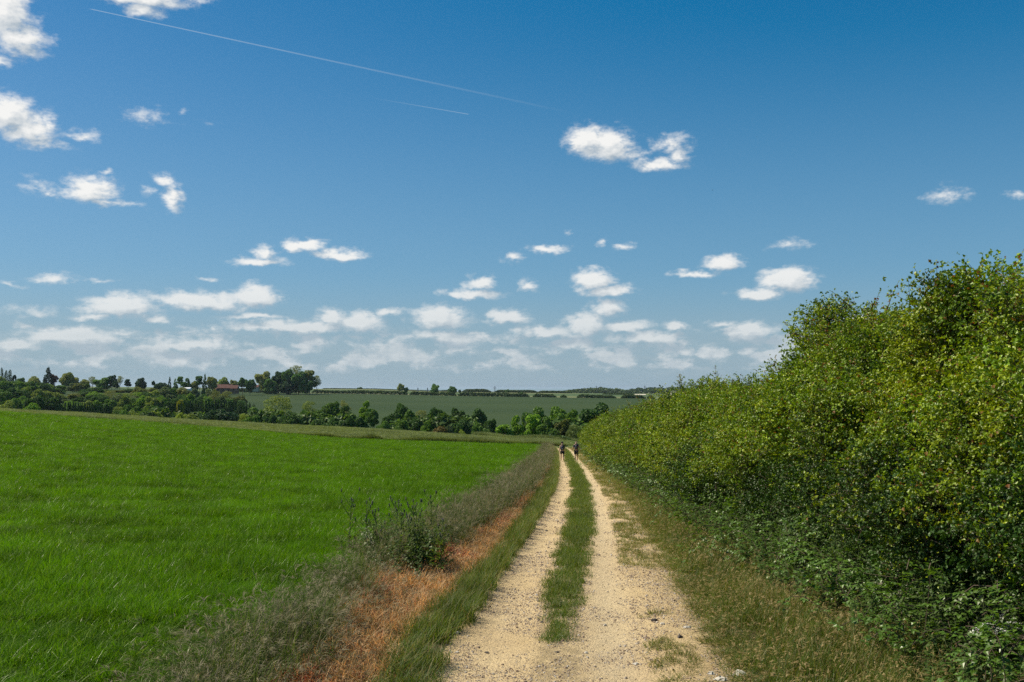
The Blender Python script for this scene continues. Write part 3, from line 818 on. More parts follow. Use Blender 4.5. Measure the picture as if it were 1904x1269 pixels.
o = scatter('brambles', bra_c, P, rots(len(X), .3), S * RNG.uniform(.8, 1.2, len(S)))
tag(o, 'bright bramble sprays tangled through the nettles under the hedge', 'brambles')

# ================================================================== hawthorn hedge
H_leaf = leaf_mat('hawthorn_leaf', [(.11, .195, .003), (.19, .285, .004), (.06, .125, .003), (.33, .39, .008), (.14, .235, .004), (.085, .155, .004)], .27, .035, .34, .9, .9, yel=(.45, (.30, .33, .008, 1), .75), isl=.3)
H_young = leaf_mat('hawthorn_young_leaf', [(.22, .08, .02), (.20, .13, .02), (.26, .13, .03)], .4, .02, .3, .8, .3, tcol=(1.3, .9, .6))
H_twig = plain_mat('hawthorn_twig', (.11, .075, .05))
def twig(name, rs_, L=.42, nl=34, mats=None):
    mb = MB(); bend = rv(rs_, .12); bend[2] = 0
    P = [np.array([0, 0, L * t]) + bend * t * t * L * 2 for t in (0, .5, 1.)]
    mb.tube(P, [.005, .0035, .0015], 3, 2, False)
    side = [(rs_.random(), rs_.uniform(0, 6.28)) for _ in range(4)]
    for i in range(nl):
        if rs_.random() < .45:
            t = rs_.random(); p = P[0] * (1 - t) + P[2] * t; out = rv(rs_); out[2] += .3
        else:
            st, a = rs_.choice(side); q = P[0] * (1 - st) + P[2] * st
            d = np.array([math.cos(a), math.sin(a), .7]); r = rs_.uniform(.04, .19); p = q + d * r; out = d + rv(rs_, .8)
        Lf = rs_.uniform(.036, .062)
        m = 1 if rs_.random() < .045 else 0
        leaf_shape(mb, p, out, rv(rs_) + np.array([0, 0, 1.5]), Lf, Lf * .8, m, .22, .15)
    return mb.mesh(name, mats or [H_leaf, H_young, H_twig])
def shoot(name, rs_):
    mb = MB(); L = rs_.uniform(.7, 1.25); a = rs_.uniform(0, 6.28); bd = rs_.uniform(.1, .5)
    P = [np.array([math.cos(a) * bd * t * t, math.sin(a) * bd * t * t, L * t]) for t in np.linspace(0, 1, 6)]
    mb.tube(P, [.009, .008, .006, .005, .0035, .002], 4, 2, False)
    for br in range(11):
        t = rs_.uniform(.1, .9); b = P[int(t * 5)]; aa = rs_.uniform(0, 6.28); l = rs_.uniform(.10, .32) * (1.2 - t)
        e = b + np.array([math.cos(aa) * l, math.sin(aa) * l, l * .7]); mb.tube([b, e], [.004, .0015], 3, 2, False)
        for i in range(7):
            q = b + (e - b) * rs_.random(); leaf_shape(mb, q, rv(rs_), (0, 0, 1), rs_.uniform(.025, .04), .028, 1 if rs_.random() < .3 else 0, .2, .1)
    for i in range(int(L * 52)):
        t = rs_.random(); q = P[0] * 0 + P[int(t * 5)] + (P[min(5, int(t * 5) + 1)] - P[int(t * 5)]) * (t * 5 % 1)
        leaf_shape(mb, q, rv(rs_), (0, 0, 1), rs_.uniform(.026, .045), .032, 1 if rs_.random() < .25 else 0, .2, .1)
    return mb.mesh(name, [H_leaf, H_young, H_twig])
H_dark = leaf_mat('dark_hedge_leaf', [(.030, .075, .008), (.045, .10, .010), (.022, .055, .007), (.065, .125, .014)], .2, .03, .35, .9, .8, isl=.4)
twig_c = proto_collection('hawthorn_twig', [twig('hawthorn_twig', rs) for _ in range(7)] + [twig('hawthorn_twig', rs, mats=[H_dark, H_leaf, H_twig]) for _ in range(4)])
shoot_c = proto_collection('hawthorn_shoot', [shoot('hawthorn_shoot', rs) for _ in range(6)])

def hedge_surf(Y, th, inward=0.0):
    """point on the hedge's skin; th 0 = foot at the track side, pi/2 = crest, beyond = back"""
    s0 = hedge_s(Y); sc = crest_s(Y); H = hedge_h(Y)
    tt = np.minimum(th, math.pi / 2)
    s = s0 + (sc - s0) * (1 - np.cos(tt)) + np.where(th > math.pi / 2, (th - math.pi / 2) * 1.6, 0)
    h = .35 + (H - .35) * np.sin(np.minimum(th, math.pi / 2)) ** .9 * np.cos(np.maximum(th - math.pi / 2, 0) * .8)
    s = s + .95 * np.clip(1 - h / (H * .42), 0, 1) ** 1.3     # drawn in under the overhanging sprays
    X0 = axis_x(Y)
    nrm_s = -np.cos(tt) * .9 + np.where(th > math.pi / 2, .5, 0); nrm_h = np.sin(tt) + .15
    ln = np.hypot(nrm_s, nrm_h); nrm_s /= ln; nrm_h /= ln
    lump = 1.3 * (fbm(Y * .5 + h * .2, h * .75 + s * .4, 2, 101) - .5) + 1.7 * (fbm(Y * 1.05, h * 1.35 + s, 2, 102) - .5)
    top = np.clip((th - .9) / .6, 0, 1)
    peak = top * (1.1 * (fbm(Y * .7, Y * 0 + 7, 3, 103) - .5))
    d = lump * (1 - .3 * top) - inward
    s = s + nrm_s * d; h = h + nrm_h * d + peak
    X = X0 + s
    return X, h, nrm_s, nrm_h
hedge = empty('hawthorn_hedge', (float(axis_x(20)) + 4.6, 20, gz(axis_x(20) + 4.6, 20)))
tag(hedge, 'tall unclipped hawthorn hedge running along the right side of the track', 'hedge')
hedge_inv = Matrix.Translation(hedge.location).inverted()
def rehome(o):
    o.parent = hedge; o.matrix_parent_inverse = hedge_inv
PS = []; RT = []; SS = []
# leaves grow in sprays: cluster centres on the skin, twigs packed round each, dark hollows between
for (ya, yb, dens, per, rad, sc) in [(7.5, 14, 7.0, 26, .34, .95), (14, 22, 6.5, 24, .36, 1.0), (22, 36, 4.8, 20, .42, 1.15), (36, 60, 3.0, 15, .52, 1.45), (60, 100, 1.9, 11, .62, 1.8), (100, 152, 1.6, 10, .66, 2.1)]:
    nc = int(dens * (yb - ya) * 5.6)
    Yc = RNG.uniform(ya, yb, nc); tc = RNG.uniform(.02, 2.0, nc); ic = RNG.uniform(-.22, .5, nc)
    Xc, hc, ns, nh = hedge_surf(Yc, tc, ic)
    zc = ground_z(Xc, Yc) + hc
    k = np.repeat(np.arange(nc), per); n = len(k)
    g = RNG.normal(0, 1, (n, 3)); g /= np.linalg.norm(g, axis=1)[:, None]
    outw = np.stack([ns[k], RNG.normal(0, .2, n), nh[k] + .35], 1)
    flip = (g * outw).sum(1) < -.25; g[flip] *= -1
    rr = rad * RNG.uniform(.55, 1.05, n) * RNG.uniform(.7, 1.3, nc)[k]
    P = np.stack([Xc[k], Yc[k], zc[k]], 1) + g * rr[:, None] * np.array([1, 1.1, .8])
    dirv = g * .8 + outw * .4 + np.array([0, 0, .35]) + RNG.normal(0, .3, (n, 3)); dirv /= np.linalg.norm(dirv, axis=1)[:, None]
    PS.append(P); RT.append(np.stack([np.zeros(n), np.arccos(np.clip(dirv[:, 2], -1, 1)), np.arctan2(dirv[:, 1], dirv[:, 0])], 1)); SS.append(sc * RNG.uniform(.7, 1.1, n))
    # thin inner layer so that the hollows are leafy too
    n2 = int(dens * per * .5 * (yb - ya) * 5.6)
    Yh = RNG.uniform(ya, yb, n2); th = RNG.uniform(.02, 2.0, n2)
    X, h, ns2, nh2 = hedge_surf(Yh, th, RNG.uniform(.3, .7, n2))
    dirv = RNG.normal(0, 1, (n2, 3)); dirv /= np.linalg.norm(dirv, axis=1)[:, None]
    PS.append(np.stack([X, Yh, ground_z(X, Yh) + h], 1)); RT.append(np.stack([np.zeros(n2), np.arccos(np.clip(dirv[:, 2], -1, 1)), np.arctan2(dirv[:, 1], dirv[:, 0])], 1)); SS.append(sc * RNG.uniform(.7, 1.1, n2))
PS = np.concatenate(PS); RT = np.concatenate(RT); SS = np.concatenate(SS)
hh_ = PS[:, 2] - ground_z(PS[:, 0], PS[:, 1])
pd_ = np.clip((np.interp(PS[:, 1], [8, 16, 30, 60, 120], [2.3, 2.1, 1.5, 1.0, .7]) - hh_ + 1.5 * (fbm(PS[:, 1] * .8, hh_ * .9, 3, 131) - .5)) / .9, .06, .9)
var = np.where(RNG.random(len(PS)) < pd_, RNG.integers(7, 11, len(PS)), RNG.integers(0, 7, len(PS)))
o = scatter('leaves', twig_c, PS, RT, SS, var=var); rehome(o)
n = 1600
Yh = 8 + 100 * RNG.random(n) ** 1.9; th = RNG.uniform(1.05, 1.85, n)
X, h, ns, nh = hedge_surf(Yh, th, .12)
o = scatter('shoots', shoot_c, np.stack([X, Yh, ground_z(X, Yh) + h], 1), np.stack([RNG.normal(0, .38, n), RNG.normal(-.15, .38, n), RNG.uniform(0, 6.28, n)], 1), np.clip(RNG.lognormal(-.42, .5, n), .3, 1.45) * np.interp(Yh, [8, 30, 100], [1, 1.05, 1.5])); rehome(o)
# solid core for the dense twigs, the inner shade put into its dark colour
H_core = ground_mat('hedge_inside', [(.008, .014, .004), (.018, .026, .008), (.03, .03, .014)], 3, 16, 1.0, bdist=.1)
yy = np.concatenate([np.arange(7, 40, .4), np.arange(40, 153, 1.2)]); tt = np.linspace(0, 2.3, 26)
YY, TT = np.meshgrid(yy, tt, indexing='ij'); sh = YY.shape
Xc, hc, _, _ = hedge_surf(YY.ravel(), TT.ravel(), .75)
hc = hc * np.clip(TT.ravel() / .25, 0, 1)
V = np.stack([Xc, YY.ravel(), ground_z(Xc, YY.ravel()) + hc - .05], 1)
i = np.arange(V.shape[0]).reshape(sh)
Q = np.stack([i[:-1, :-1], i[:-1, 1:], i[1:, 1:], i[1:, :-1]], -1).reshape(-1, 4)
o = link('twig_shade_core', mesh_np('twig_shade_core', V, Q, [H_core], True)); rehome(o)
# limbs that show through the gaps
for kx in range(90):
    y0 = 8 + 50 * rs.random() ** 1.5; s0 = float(hedge_s(y0)) + rs.uniform(1.0, 1.6); x0 = float(axis_x(y0)) + s0
    z0 = gz(x0, y0); Hh = float(hedge_h(y0)); P = [np.array([0., 0., 0.])]
    d = np.array([rs.uniform(-.12, .15), rs.gauss(0, .25), 1.])
    for j in range(5):
        d = d + rv(rs, .2); d[2] = abs(d[2]); P.append(P[-1] + d / np.linalg.norm(d) * Hh * .17)
    mb = MB(); mb.tube(P, [.045, .036, .028, .02, .014, .006], 5, 0)
    o = link('limb', mb.mesh('limb', [H_twig]), None, (x0, y0, z0)); rehome(o)

# ================================================================== stones of the track
def pebble(name, rs_, mats):
    mb = MB(); V = []
    for ph in (-.9, 0, .9):
        k = 5 if ph == 0 else 3
        for j in range(5):
            a = j * 1.2566 + rs_.uniform(-.3, .3); r = math.cos(ph) * rs_.uniform(.75, 1.2)
            V.append((r * math.cos(a), r * math.sin(a) * .8, math.sin(ph) * rs_.uniform(.5, .75)))
    V += [(0, 0, .62 * rs_.uniform(.7, 1.1)), (0, 0, -.5)]
    Q = []
    for l in (0, 5):
        for j in range(5): Q.append((l + j, l + (j + 1) % 5, l + 5 + (j + 1) % 5, l + 5 + j))
    for j in range(5): Q.append((10 + j, 10 + (j + 1) % 5, 15, 15)); Q.append(((j + 1) % 5, j, 16, 16))
    mb.add(V, Q, 0); return mb.mesh(name, mats)
def stone_mat(name, cols):
    m, t, out = new_mat(name)
    oi = t.add('ShaderNodeObjectInfo'); pos = t.add('ShaderNodeTexCoord').outputs['Object']
    c = t.ramp(oi.outputs['Random'], [(i / (len(cols) - 1), c) for i, c in enumerate(cols)])
    n = t.noise(pos, 3.0, 4, .6).outputs['Fac']
    c = t.mix(t.maprange(n, .35, .7, 0, .4), c, (.25, .18, .11))
    p = t.add('ShaderNodeBsdfPrincipled', {'Base Color': c, 'Roughness': .8}); t.l.new(p.outputs[0], out.inputs[0]); return m
M_stone = stone_mat('flint', [(.50, .42, .31), (.22, .14, .085), (.40, .30, .19), (.55, .48, .38), (.30, .20, .12), (.17, .11, .075), (.60, .55, .47)])
peb_c = proto_collection('pebble', [pebble('pebble', rs, [M_stone]) for _ in range(6)])
X, Y, S = bands([(7, 13, 1500, .85), (13, 20, 850, 1.0), (20, 34, 220, 1.4), (34, 60, 50, 2.0), (60, 110, 14, 2.8)], -1.3, 2.3)
s_ = X - axis_x(Y)
rough = fbm(X * 1.6, Y * 1.1, 4, 111)
wear = np.exp(-((s_ - .6) / .3) ** 2) * .85 + np.exp(-((s_ + .75) / .2) ** 2) * .35
k = (rough - wear * .35 > .33 + .14 * RNG.random(len(X))) | (RNG.random(len(X)) < .10)
X, Y, S = X[k], Y[k], S[k]; n = len(X)
sz = np.clip(RNG.lognormal(-4.95, .48, n), .003, .028) * S
o = scatter('gravel', peb_c, on_ground(X, Y, .0) + np.stack([0 * sz, 0 * sz, sz * .15], 1), rots(n, .4), sz)
tag(o, 'small flints and crumbs of chalk scattered over the track', 'gravel')

# ================================================================== trees
T_leaf = leaf_mat('tree_foliage', [(.85, .98, .75), (1.2, 1.2, 1.1), (1.5, 1.42, 1.15), (1.05, 1.1, .9)], .30, .02, .45, .10, .35, tint=True, tcol=(1.3, 1.3, .6))
T_bark = plain_mat('bark', (.10, .08, .06), .95, .1)
def ico_dirs(n, rg): 
    v = rg.normal(0, 1, (n, 3)); return v / np.linalg.norm(v, axis=1)[:, None]
def cards(P, N, size, rg):
    """small bent leaf-spray faces"""
    n = len(P)
    a = rg.normal(0, 1, (n, 3)); s = np.cross(N, a); s /= np.linalg.norm(s, axis=1)[:, None] + 1e-9
    u = np.cross(s, N); h = size[:, None] * .5
    bend = N * h * .35
    V = np.stack([P - s * h - u * h * .7 - bend, P + s * h - u * h * .5, P + s * h * .8 + u * h - bend, P - s * h * .9 + u * h * .6], 1).reshape(-1, 3)
    return V, np.arange(4 * n).reshape(n, 4)
def crown_mesh(name, kind, seed, n=2600, cs=.055):
    """unit crown: height 1, width 1, foot at z = 0"""
    rg = np.random.default_rng(seed); L = []
    if kind == 'round':
        for i in range(34):
            d = ico_dirs(1, rg)[0]; k_ = rg.uniform(.55, 1.0)
            L.append((np.array([.5 * .72 * d[0] * k_, .5 * .72 * d[1] * k_, .47 + .36 * d[2] * k_]), rg.uniform(.09, .17)))
        L.append((np.array([0, 0, .48]), .24))
    elif kind == 'broad':
        for i in range(28):
            a = rg.uniform(0, 6.283); r = .36 * math.sqrt(rg.random()); L.append((np.array([r * math.cos(a), r * math.sin(a), .30 + .42 * (1 - (r / .45) ** 2) * rg.uniform(.3, 1)]), rg.uniform(.11, .19)))
    elif kind == 'tall':
        for i in range(24):
            z = rg.uniform(.16, .86); w = .36 * math.sin(math.pi * min(1, (z + .12))) ** .6; a = rg.uniform(0, 6.283)
            L.append((np.array([w * math.cos(a) * rg.uniform(.3, 1), w * math.sin(a) * rg.uniform(.3, 1), z]), rg.uniform(.09, .17)))
    elif kind == 'loose':
        for i in range(60):
            z = rg.uniform(.15, .92); w = .43 * math.sqrt(max(.05, 1 - ((z - .45) / .55) ** 2)); a = rg.uniform(0, 6.283)
            L.append((np.array([w * math.cos(a) * rg.uniform(.1, 1), w * math.sin(a) * rg.uniform(.1, 1), z]), rg.uniform(.07, .14)))
    elif kind == 'poplar':
        for i in range(26):
            z = .04 + .9 * i / 26; w = .26 * math.sin(math.pi * (z * .86 + .10)) ** .7; a = rg.uniform(0, 6.283)
            L.append((np.array([w * math.cos(a) * .7, w * math.sin(a) * .7, z]), .09 + w * .5))
    elif kind in ('cone', 'fir'):
        k = 60 if kind == 'cone' else 40
        for i in range(k):
            z = .05 + .92 * (i / k) ** .9; w = (.46 if kind == 'cone' else .42) * (1 - z) ** .75; a = rg.uniform(0, 6.283)
            L.append((np.array([w * math.cos(a) * .8, w * math.sin(a) * .8, z]), .035 + .10 * (1 - z)))
    C = np.array([l[0] for l in L]); Rr = np.array([l[1] for l in L])
    k = rg.choice(len(L), n * 2, p=Rr ** 2 / (Rr ** 2).sum()); d = ico_dirs(n * 2, rg)
    flat = np.array([1, 1, .8])
    P = C[k] + d * flat * Rr[k][:, None] * rg.uniform(.82, 1.08, (n * 2, 1))
    q = (P[:, None, :] - C[None]) / flat; dd = np.linalg.norm(q, axis=2) / Rr[None]; dd[np.arange(n * 2), k] = 9
    ok = (dd.min(1) > .92) | (rg.random(n * 2) < .12)
    P = P[ok][:n]; N = d[ok][:n] + rg.normal(0, .6, (min(n, ok.sum()), 3)); N /= np.linalg.norm(N, axis=1)[:, None]
    if kind == 'loose': sz = rg.uniform(.6, 1.2, len(P)) * cs * .8
    else: sz = rg.uniform(.7, 1.5, len(P)) * cs
    V, Q = cards(P, N, sz, rg)
    lo = V.min(0); hi = V.max(0)
    V[:, :2] /= max(hi[0] - lo[0], hi[1] - lo[1]) ; V[:, 2] = (V[:, 2] - (0.0)) / hi[2]
    return mesh_np(name, V, Q, [T_leaf])
def trunk_mesh(name, kind, seed):
    rg = random.Random(seed); mb = MB()
    top = .8 if kind in ('cone', 'fir', 'poplar') else .45
    mb.tube([(0, 0, -.08), (rg.gauss(0, .01), 0, top * .5), (rg.gauss(0, .02), rg.gauss(0, .02), top)], [.03, .022, .01], 6)
    if top < .6:
        for i in range(8):
            a = rg.uniform(0, 6.28); z0 = rg.uniform(.12, .42); r = rg.uniform(.18, .36)
            mb.tube([(0, 0, z0), (math.cos(a) * r * .5, math.sin(a) * r * .5, z0 + .18), (math.cos(a) * r, math.sin(a) * r, z0 + rg.uniform(.25, .42))], [.014, .009, .003], 4)
    return mb.mesh(name, [T_bark])
KIND = {}
for kd, m, n, cs in (('round', 4, 3000, .050), ('broad', 3, 3000, .045), ('tall', 3, 2600, .050), ('loose', 3, 3600, .040), ('poplar', 2, 1500, .05), ('cone', 2, 2600, .042), ('fir', 2, 1100, .06)):
    KIND[kd] = [(crown_mesh('crown_' + kd, kd, 100 + i * 7 + len(kd), n, cs), trunk_mesh('trunk_' + kd, kd, i)) for i in range(m)]
NAMES = {'round': 'round_tree', 'broad': 'spreading_tree', 'tall': 'tall_tree', 'loose': 'willow_tree', 'poplar': 'poplar_tree', 'cone': 'conifer_tree', 'fir': 'fir_tree'}
TREE_COUNT = [0]
def tree(xc, ytop, wpx, Y, kind, col, label, group=None, name=None, sink=0.0, depth=1.0):
    """a tree whose crown top and width are read off the photograph, standing on the land at distance Y"""
    i = TREE_COUNT[0]; TREE_COUNT[0] += 1
    X = (xc - HX) / F * Y; zb = gz(X, Y) - sink; zt = CZ - (ytop - HY) / F * Y
    h = max(zt - zb, 1.0); w = wpx / F * Y
    hc = h if kind in ('cone', 'fir', 'poplar') else min(h, max(w * 1.2, h * .5)) if Y > 264 else min(h, w * 1.7)
    r = empty(name or NAMES[kind], (X, Y, zb))
    tag(r, label, 'bush' if name and 'bush' in name else 'tree', group)
    cm, tm = KIND[kind][i % len(KIND[kind])]
    # the crown keeps its own proportions: a tall narrow gap below is trunk and lower growth
    c = link('crown', cm, r); c.scale = (w * 1.08, w * 1.08 * depth, hc); c.location = (0, 0, h - hc); c.rotation_euler = (0, 0, RNG.uniform(0, 6.283)); c.color = tuple(np.clip(np.array(col) * RNG.uniform(.9, 1.1), 0, 1)) + (1,)
    t_ = link('trunk', tm, r); t_.scale = (min(w, h) * .9, min(w, h) * .9, h); t_.rotation_euler = c.rotation_euler
    return r

DK = (.062, .120, .034); MD = (.10, .175, .038); BR = (.15, .25, .030); PL = (.19, .235, .062); OL = (.17, .185, .065); GY = (.13, .165, .085); PU = (.13, .07, .06); CF = (.032, .066, .034); YG = (.23, .28, .05)

# ---- the belt of trees beyond the wheat, left to right
belt = [
 (356, 768, 34, 262, 'broad', PL, 'low pale green bush at the left foot of the dark cedar-like tree'),
 (408, 760, 66, 255, 'broad', CF, 'low wide blackish tree with layered boughs beside the pale strip'),
 (452, 768, 30, 262, 'loose', YG, 'pale yellow green sapling thicket right of the low blackish tree'),
 (478, 756, 44, 300, 'round', MD, 'mid green round tree left of the big pale willow'),
 (468, 772, 34, 255, 'round', MD, 'small round green bush in front of the belt left of the willow'),
 (519, 734, 62, 380, 'loose', PL, 'big pale green willow rising above the belt with fine open boughs'),
 (505, 769, 24, 258, 'round', DK, 'small dark tree at the foot of the big pale willow'),
 (540, 767, 48, 255, 'broad', DK, 'dark domed tree with a black underside right below the willow'),
 (575, 745, 32, 330, 'loose', PL, 'thin pale see-through tree right of the big willow'),
 (566, 762, 36, 285, 'round', MD, 'green tree between the willow and the thin pale tree'),
 (592, 762, 30, 295, 'round', MD, 'smaller green tree under the thin pale tree'),
 (597, 779, 50, 252, 'broad', DK, 'low dark bush with a lumpy top, left of the belt centre'),
 (617, 746, 34, 330, 'round', MD, 'tree with a brightly lit left side next to a brownish one'),
 (640, 744, 30, 350, 'loose', OL, 'brownish open tree standing behind the dark layered one'),
 (643, 754, 34, 300, 'tall', DK, 'dark layered tree in front of the brownish open one'),
 (624, 776, 40, 254, 'round', DK, 'dark rounded bush at the belt front below the brightly lit tree'),
 (652, 774, 30, 256, 'round', DK, 'dark bush at the belt front below the layered tree'),
 (681, 745, 28, 320, 'tall', BR, 'bright green topped tree with a gap of field to its right'),
 (693, 760, 26, 290, 'round', MD, 'round tree leaning on the right of the bright topped one'),
 (672, 774, 34, 256, 'round', DK, 'dark bush under the bright topped tree'),
 (712, 782, 30, 252, 'broad', MD, 'low bush filling the gap in the belt where the field shows'),
 (745, 749, 27, 310, 'round', DK, 'dark ball crowned tree just right of the gap in the belt'),
 (728, 768, 40, 270, 'round', DK, 'dark tree below and left of the ball crowned one'),
 (763, 761, 26, 290, 'round', MD, 'mid green tree right of the ball crowned one'),
 (748, 780, 34, 252, 'round', MD, 'lumpy green bush at the front below the ball crowned tree'),
 (771, 776, 40, 256, 'round', DK, 'broad dark dome between the ball crowned tree and a pale one'),
 (784, 762, 26, 330, 'loose', OL, 'pale olive tree set back between two dark domes'),
 (793, 781, 22, 250, 'tall', BR, 'small bright green tree at the front of the belt'),
 (812, 757, 40, 300, 'round', DK, 'large dark tree with a brightly lit crest near the belt centre'),
 (821, 772, 34, 272, 'round', DK, 'dark tree right below the one with the lit crest'),
 (819, 792, 40, 246, 'broad', (.13, .10, .035), 'rounded reddish brown bush at the foot of the belt'),
 (848, 758, 30, 300, 'round', DK, 'dark peaked tree right of the belt centre'),
 (866, 768, 22, 310, 'round', MD, 'small mid green tree between two dark peaked ones'),
 (858, 779, 40, 258, 'round', DK, 'dark mass of a tree above the small yellow green bush'),
 (858, 798, 18, 240, 'loose', YG, 'small yellow green bush in the rough grass before the belt'),
 (891, 759, 32, 295, 'round', DK, 'last tall dark tree before the open gap in the belt'),
 (911, 778, 36, 262, 'round', DK, 'dark tree at the right end of the left part of the belt'),
 (886, 784, 26, 250, 'round', MD, 'green bush in front of the last tall dark tree'),
 (833, 790, 20, 248, 'round', GY, 'greyish green bush right of the reddish brown one'),
 (905, 796, 24, 240, 'loose', MD, 'low leafy scrub at the foot of the belt\'s right end'),
]
GB = 'trees in the belt beyond the wheat'
for (x, y, w, Y, kd, c, lb) in belt: tree(x, y, w, Y, kd, c, lb, GB, name='bush' if ' bush' in lb and 'tree' not in lb.split(' bush')[0] else None)
# ---- the brighter copse right of the gap, nearer the track
copse = [
 (938, 789, 36, 215, 'tall', BR, 'light green rounded bush at the left end of the copse by the track'),
 (961, 772, 34, 222, 'tall', BR, 'slender bright green tree at the left of the copse'),
 (996, 755, 48, 262, 'round', MD, 'darker tree standing behind the bright ones in the copse'),
 (990, 770, 40, 218, 'tall', (.16, .27, .03), 'bright green tree with a dark hollow at its foot in the copse'),
 (1014, 774, 36, 214, 'tall', MD, 'narrow mid green tree right of the one with the dark hollow'),
 (1038, 755, 56, 248, 'round', (.10, .18, .03), 'broad green tree in the middle of the copse'),
 (1066, 760, 44, 245, 'round', (.115, .20, .03), 'green tree left of the largest dark tree of the copse'),
 (1106, 748, 66, 232, 'round', (.05, .105, .028), 'largest darkest tree of the copse beside the track'),
 (1136, 765, 40, 250, 'loose', BR, 'light green tree peeping out right of the largest dark one'),
 (1049, 779, 36, 204, 'round', (.11, .125, .035), 'olive brown rounded bush at the front of the copse'),
 (1067, 789, 34, 196, 'loose', (.12, .16, .05), 'pale bush behind the walkers at the end of the track'),
 (1092, 786, 44, 205, 'round', MD, 'green bush where the hedge meets the copse'),
 (1030, 796, 22, 200, 'round', MD, 'small dark green shrub in front of the copse'),
]
for (x, y, w, Y, kd, c, lb) in copse: tree(x, y, w, Y, kd, c, lb, 'trees of the copse by the track', name='bush' if ' bush' in lb else None)
# ---- wooded slope on the left
rg = np.random.default_rng(77)
ORD = ['first', 'second', 'third', 'fourth', 'fifth', 'sixth', 'seventh', 'eighth', 'ninth', 'tenth', 'eleventh', 'twelfth', 'thirteenth', 'fourteenth', 'fifteenth', 'sixteenth']
COLW = {DK: 'dark green', MD: 'mid green', BR: 'bright green', PL: 'pale green', OL: 'olive', GY: 'grey green', CF: 'blackish', YG: 'yellow green', (.13, .20, .04): 'fresh green'}
SHP = {'round': 'tree', 'broad': 'wide tree', 'loose': 'open tree', 'tall': 'upright tree', 'fir': 'fir'}
def wood(x0, x1, top, ws, Yr, kinds, cols, n, label, group, jit=4):
    for i in range(n):
        x = x0 + (x1 - x0) * (i + rg.uniform(.2, .8)) / n
        tp = np.interp(x, top[0], top[1]) + rg.uniform(-jit * .4, jit)
        kd = kinds[rg.integers(len(kinds))]; c = cols[rg.integers(len(cols))]
        lb = COLW[c] + ' ' + label.replace('tree', SHP[kd], 1)
        lb = lb + ', ' + ORD[i] + ' from the left' if i < n - 1 else lb + ', last to the right'
        tree(x, tp, rg.uniform(*ws), rg.uniform(*Yr), kd, c, lb, group)
wood(-8, 112, [[-10, 40, 80, 112], [707, 706, 712, 724]], (30, 44), (600, 660), ['round', 'broad'], [MD, DK, (.13, .20, .04)], 8, 'tree in the wood\'s top row at far left', 'trees in the upper row below the poplars', 3)
wood(-5, 110, [[0, 50, 110], [722, 720, 728]], (30, 46), (500, 540), ['broad', 'round'], [MD, DK, PL], 7, 'tree in the wood\'s middle row at far left', 'trees in the middle row at the far left', 4)
wood(-5, 108, [[0, 28, 36, 100, 108], [742, 738, 734, 738, 750]], (30, 48), (380, 420), ['broad', 'round'], [DK, MD], 6, 'tree in the wood\'s bottom row at far left', 'trees at the bottom of the far left slope', 3)
tree(12, 744, 36, 345, 'broad', PL, 'pale green low tree at the bottom left corner of the wood', 'trees at the bottom of the far left slope')
tree(60, 748, 40, 330, 'broad', BR, 'light green domed tree standing out at the foot of the left wood', 'trees at the bottom of the far left slope')
wood(108, 245, [[108, 150, 200, 245], [716, 713, 722, 724]], (20, 30), (690, 760), ['round', 'tall'], [OL, MD, GY, DK], 9, 'tree high on the wooded slope', 'trees high on the slope right of the purple tree', 4)
wood(108, 300, [[108, 160, 230, 300], [734, 726, 727, 724]], (24, 36), (560, 630), ['round', 'loose', 'round'], [MD, PL, OL, BR, DK], 11, 'tree halfway up the wooded slope', 'trees halfway up the wooded slope', 5)
wood(110, 300, [[110, 200, 300], [746, 738, 734]], (24, 36), (450, 500), ['round', 'round', 'loose'], [MD, DK, BR, PL], 9, 'tree just above the left firs', 'trees low on the slope above the firs', 5)
wood(250, 460, [[250, 330, 400, 430, 460], [718, 721, 720, 728, 738]], (24, 34), (590, 660), ['round', 'loose', 'round'], [GY, OL, MD], 10, 'tree below the red roofed house', 'grey green trees below the red roofed house', 3)
wood(285, 455, [[285, 340, 400, 455], [734, 730, 734, 744]], (24, 34), (500, 550), ['round', 'round', 'loose'], [MD, BR, GY, DK], 9, 'tree just above the right firs', 'trees in the row above the fir plantation', 3)
wood(112, 290, [[112, 200, 290], [740, 732, 730]], (26, 38), (520, 545), ['round', 'broad'], [MD, DK, GY], 8, 'tree in the slope\'s thick of wood', 'trees in the thick of the wooded slope', 4)
wood(275, 440, [[275, 350, 440], [741, 737, 744]], (26, 38), (440, 470), ['round', 'broad'], [MD, DK], 8, 'tree directly behind the right firs', 'trees directly behind the right firs', 3)
wood(195, 300, [[195, 300], [752, 752]], (26, 36), (385, 420), ['round', 'loose'], [MD, DK, PL], 6, 'tree between the two fir plantations', 'trees between the fir plantations', 4)
tree(334, 743, 18, 400, 'round', (.30, .30, .03), 'small bright yellow flowering bush among the firs', name='bush')
for i in range(34):
    x = 104 + i * 3.1 + rg.uniform(-1, 1)
    tree(x, np.interp(x, [104, 130, 205], [752, 746, 752]) + rg.uniform(-2.5, 2.5), rg.uniform(6, 9), rg.uniform(330, 372), 'fir', CF if rg.random() < .6 else (.03, .06, .028), 'narrow dark fir in the plantation at the left foot of the slope', 'firs of the left plantation')
for i in range(58):
    x = 296 + i * 3.15 + rg.uniform(-1, 1)
    tree(x, np.interp(x, [296, 360, 430, 478], [752, 743, 741, 752]) + rg.uniform(-2.5, 2.5), rg.uniform(6, 9), rg.uniform(390, 432), 'fir', CF if rg.random() < .5 else (.035, .065, .03), 'narrow dark fir in the plantation left of the big pale willow', 'firs of the right plantation')
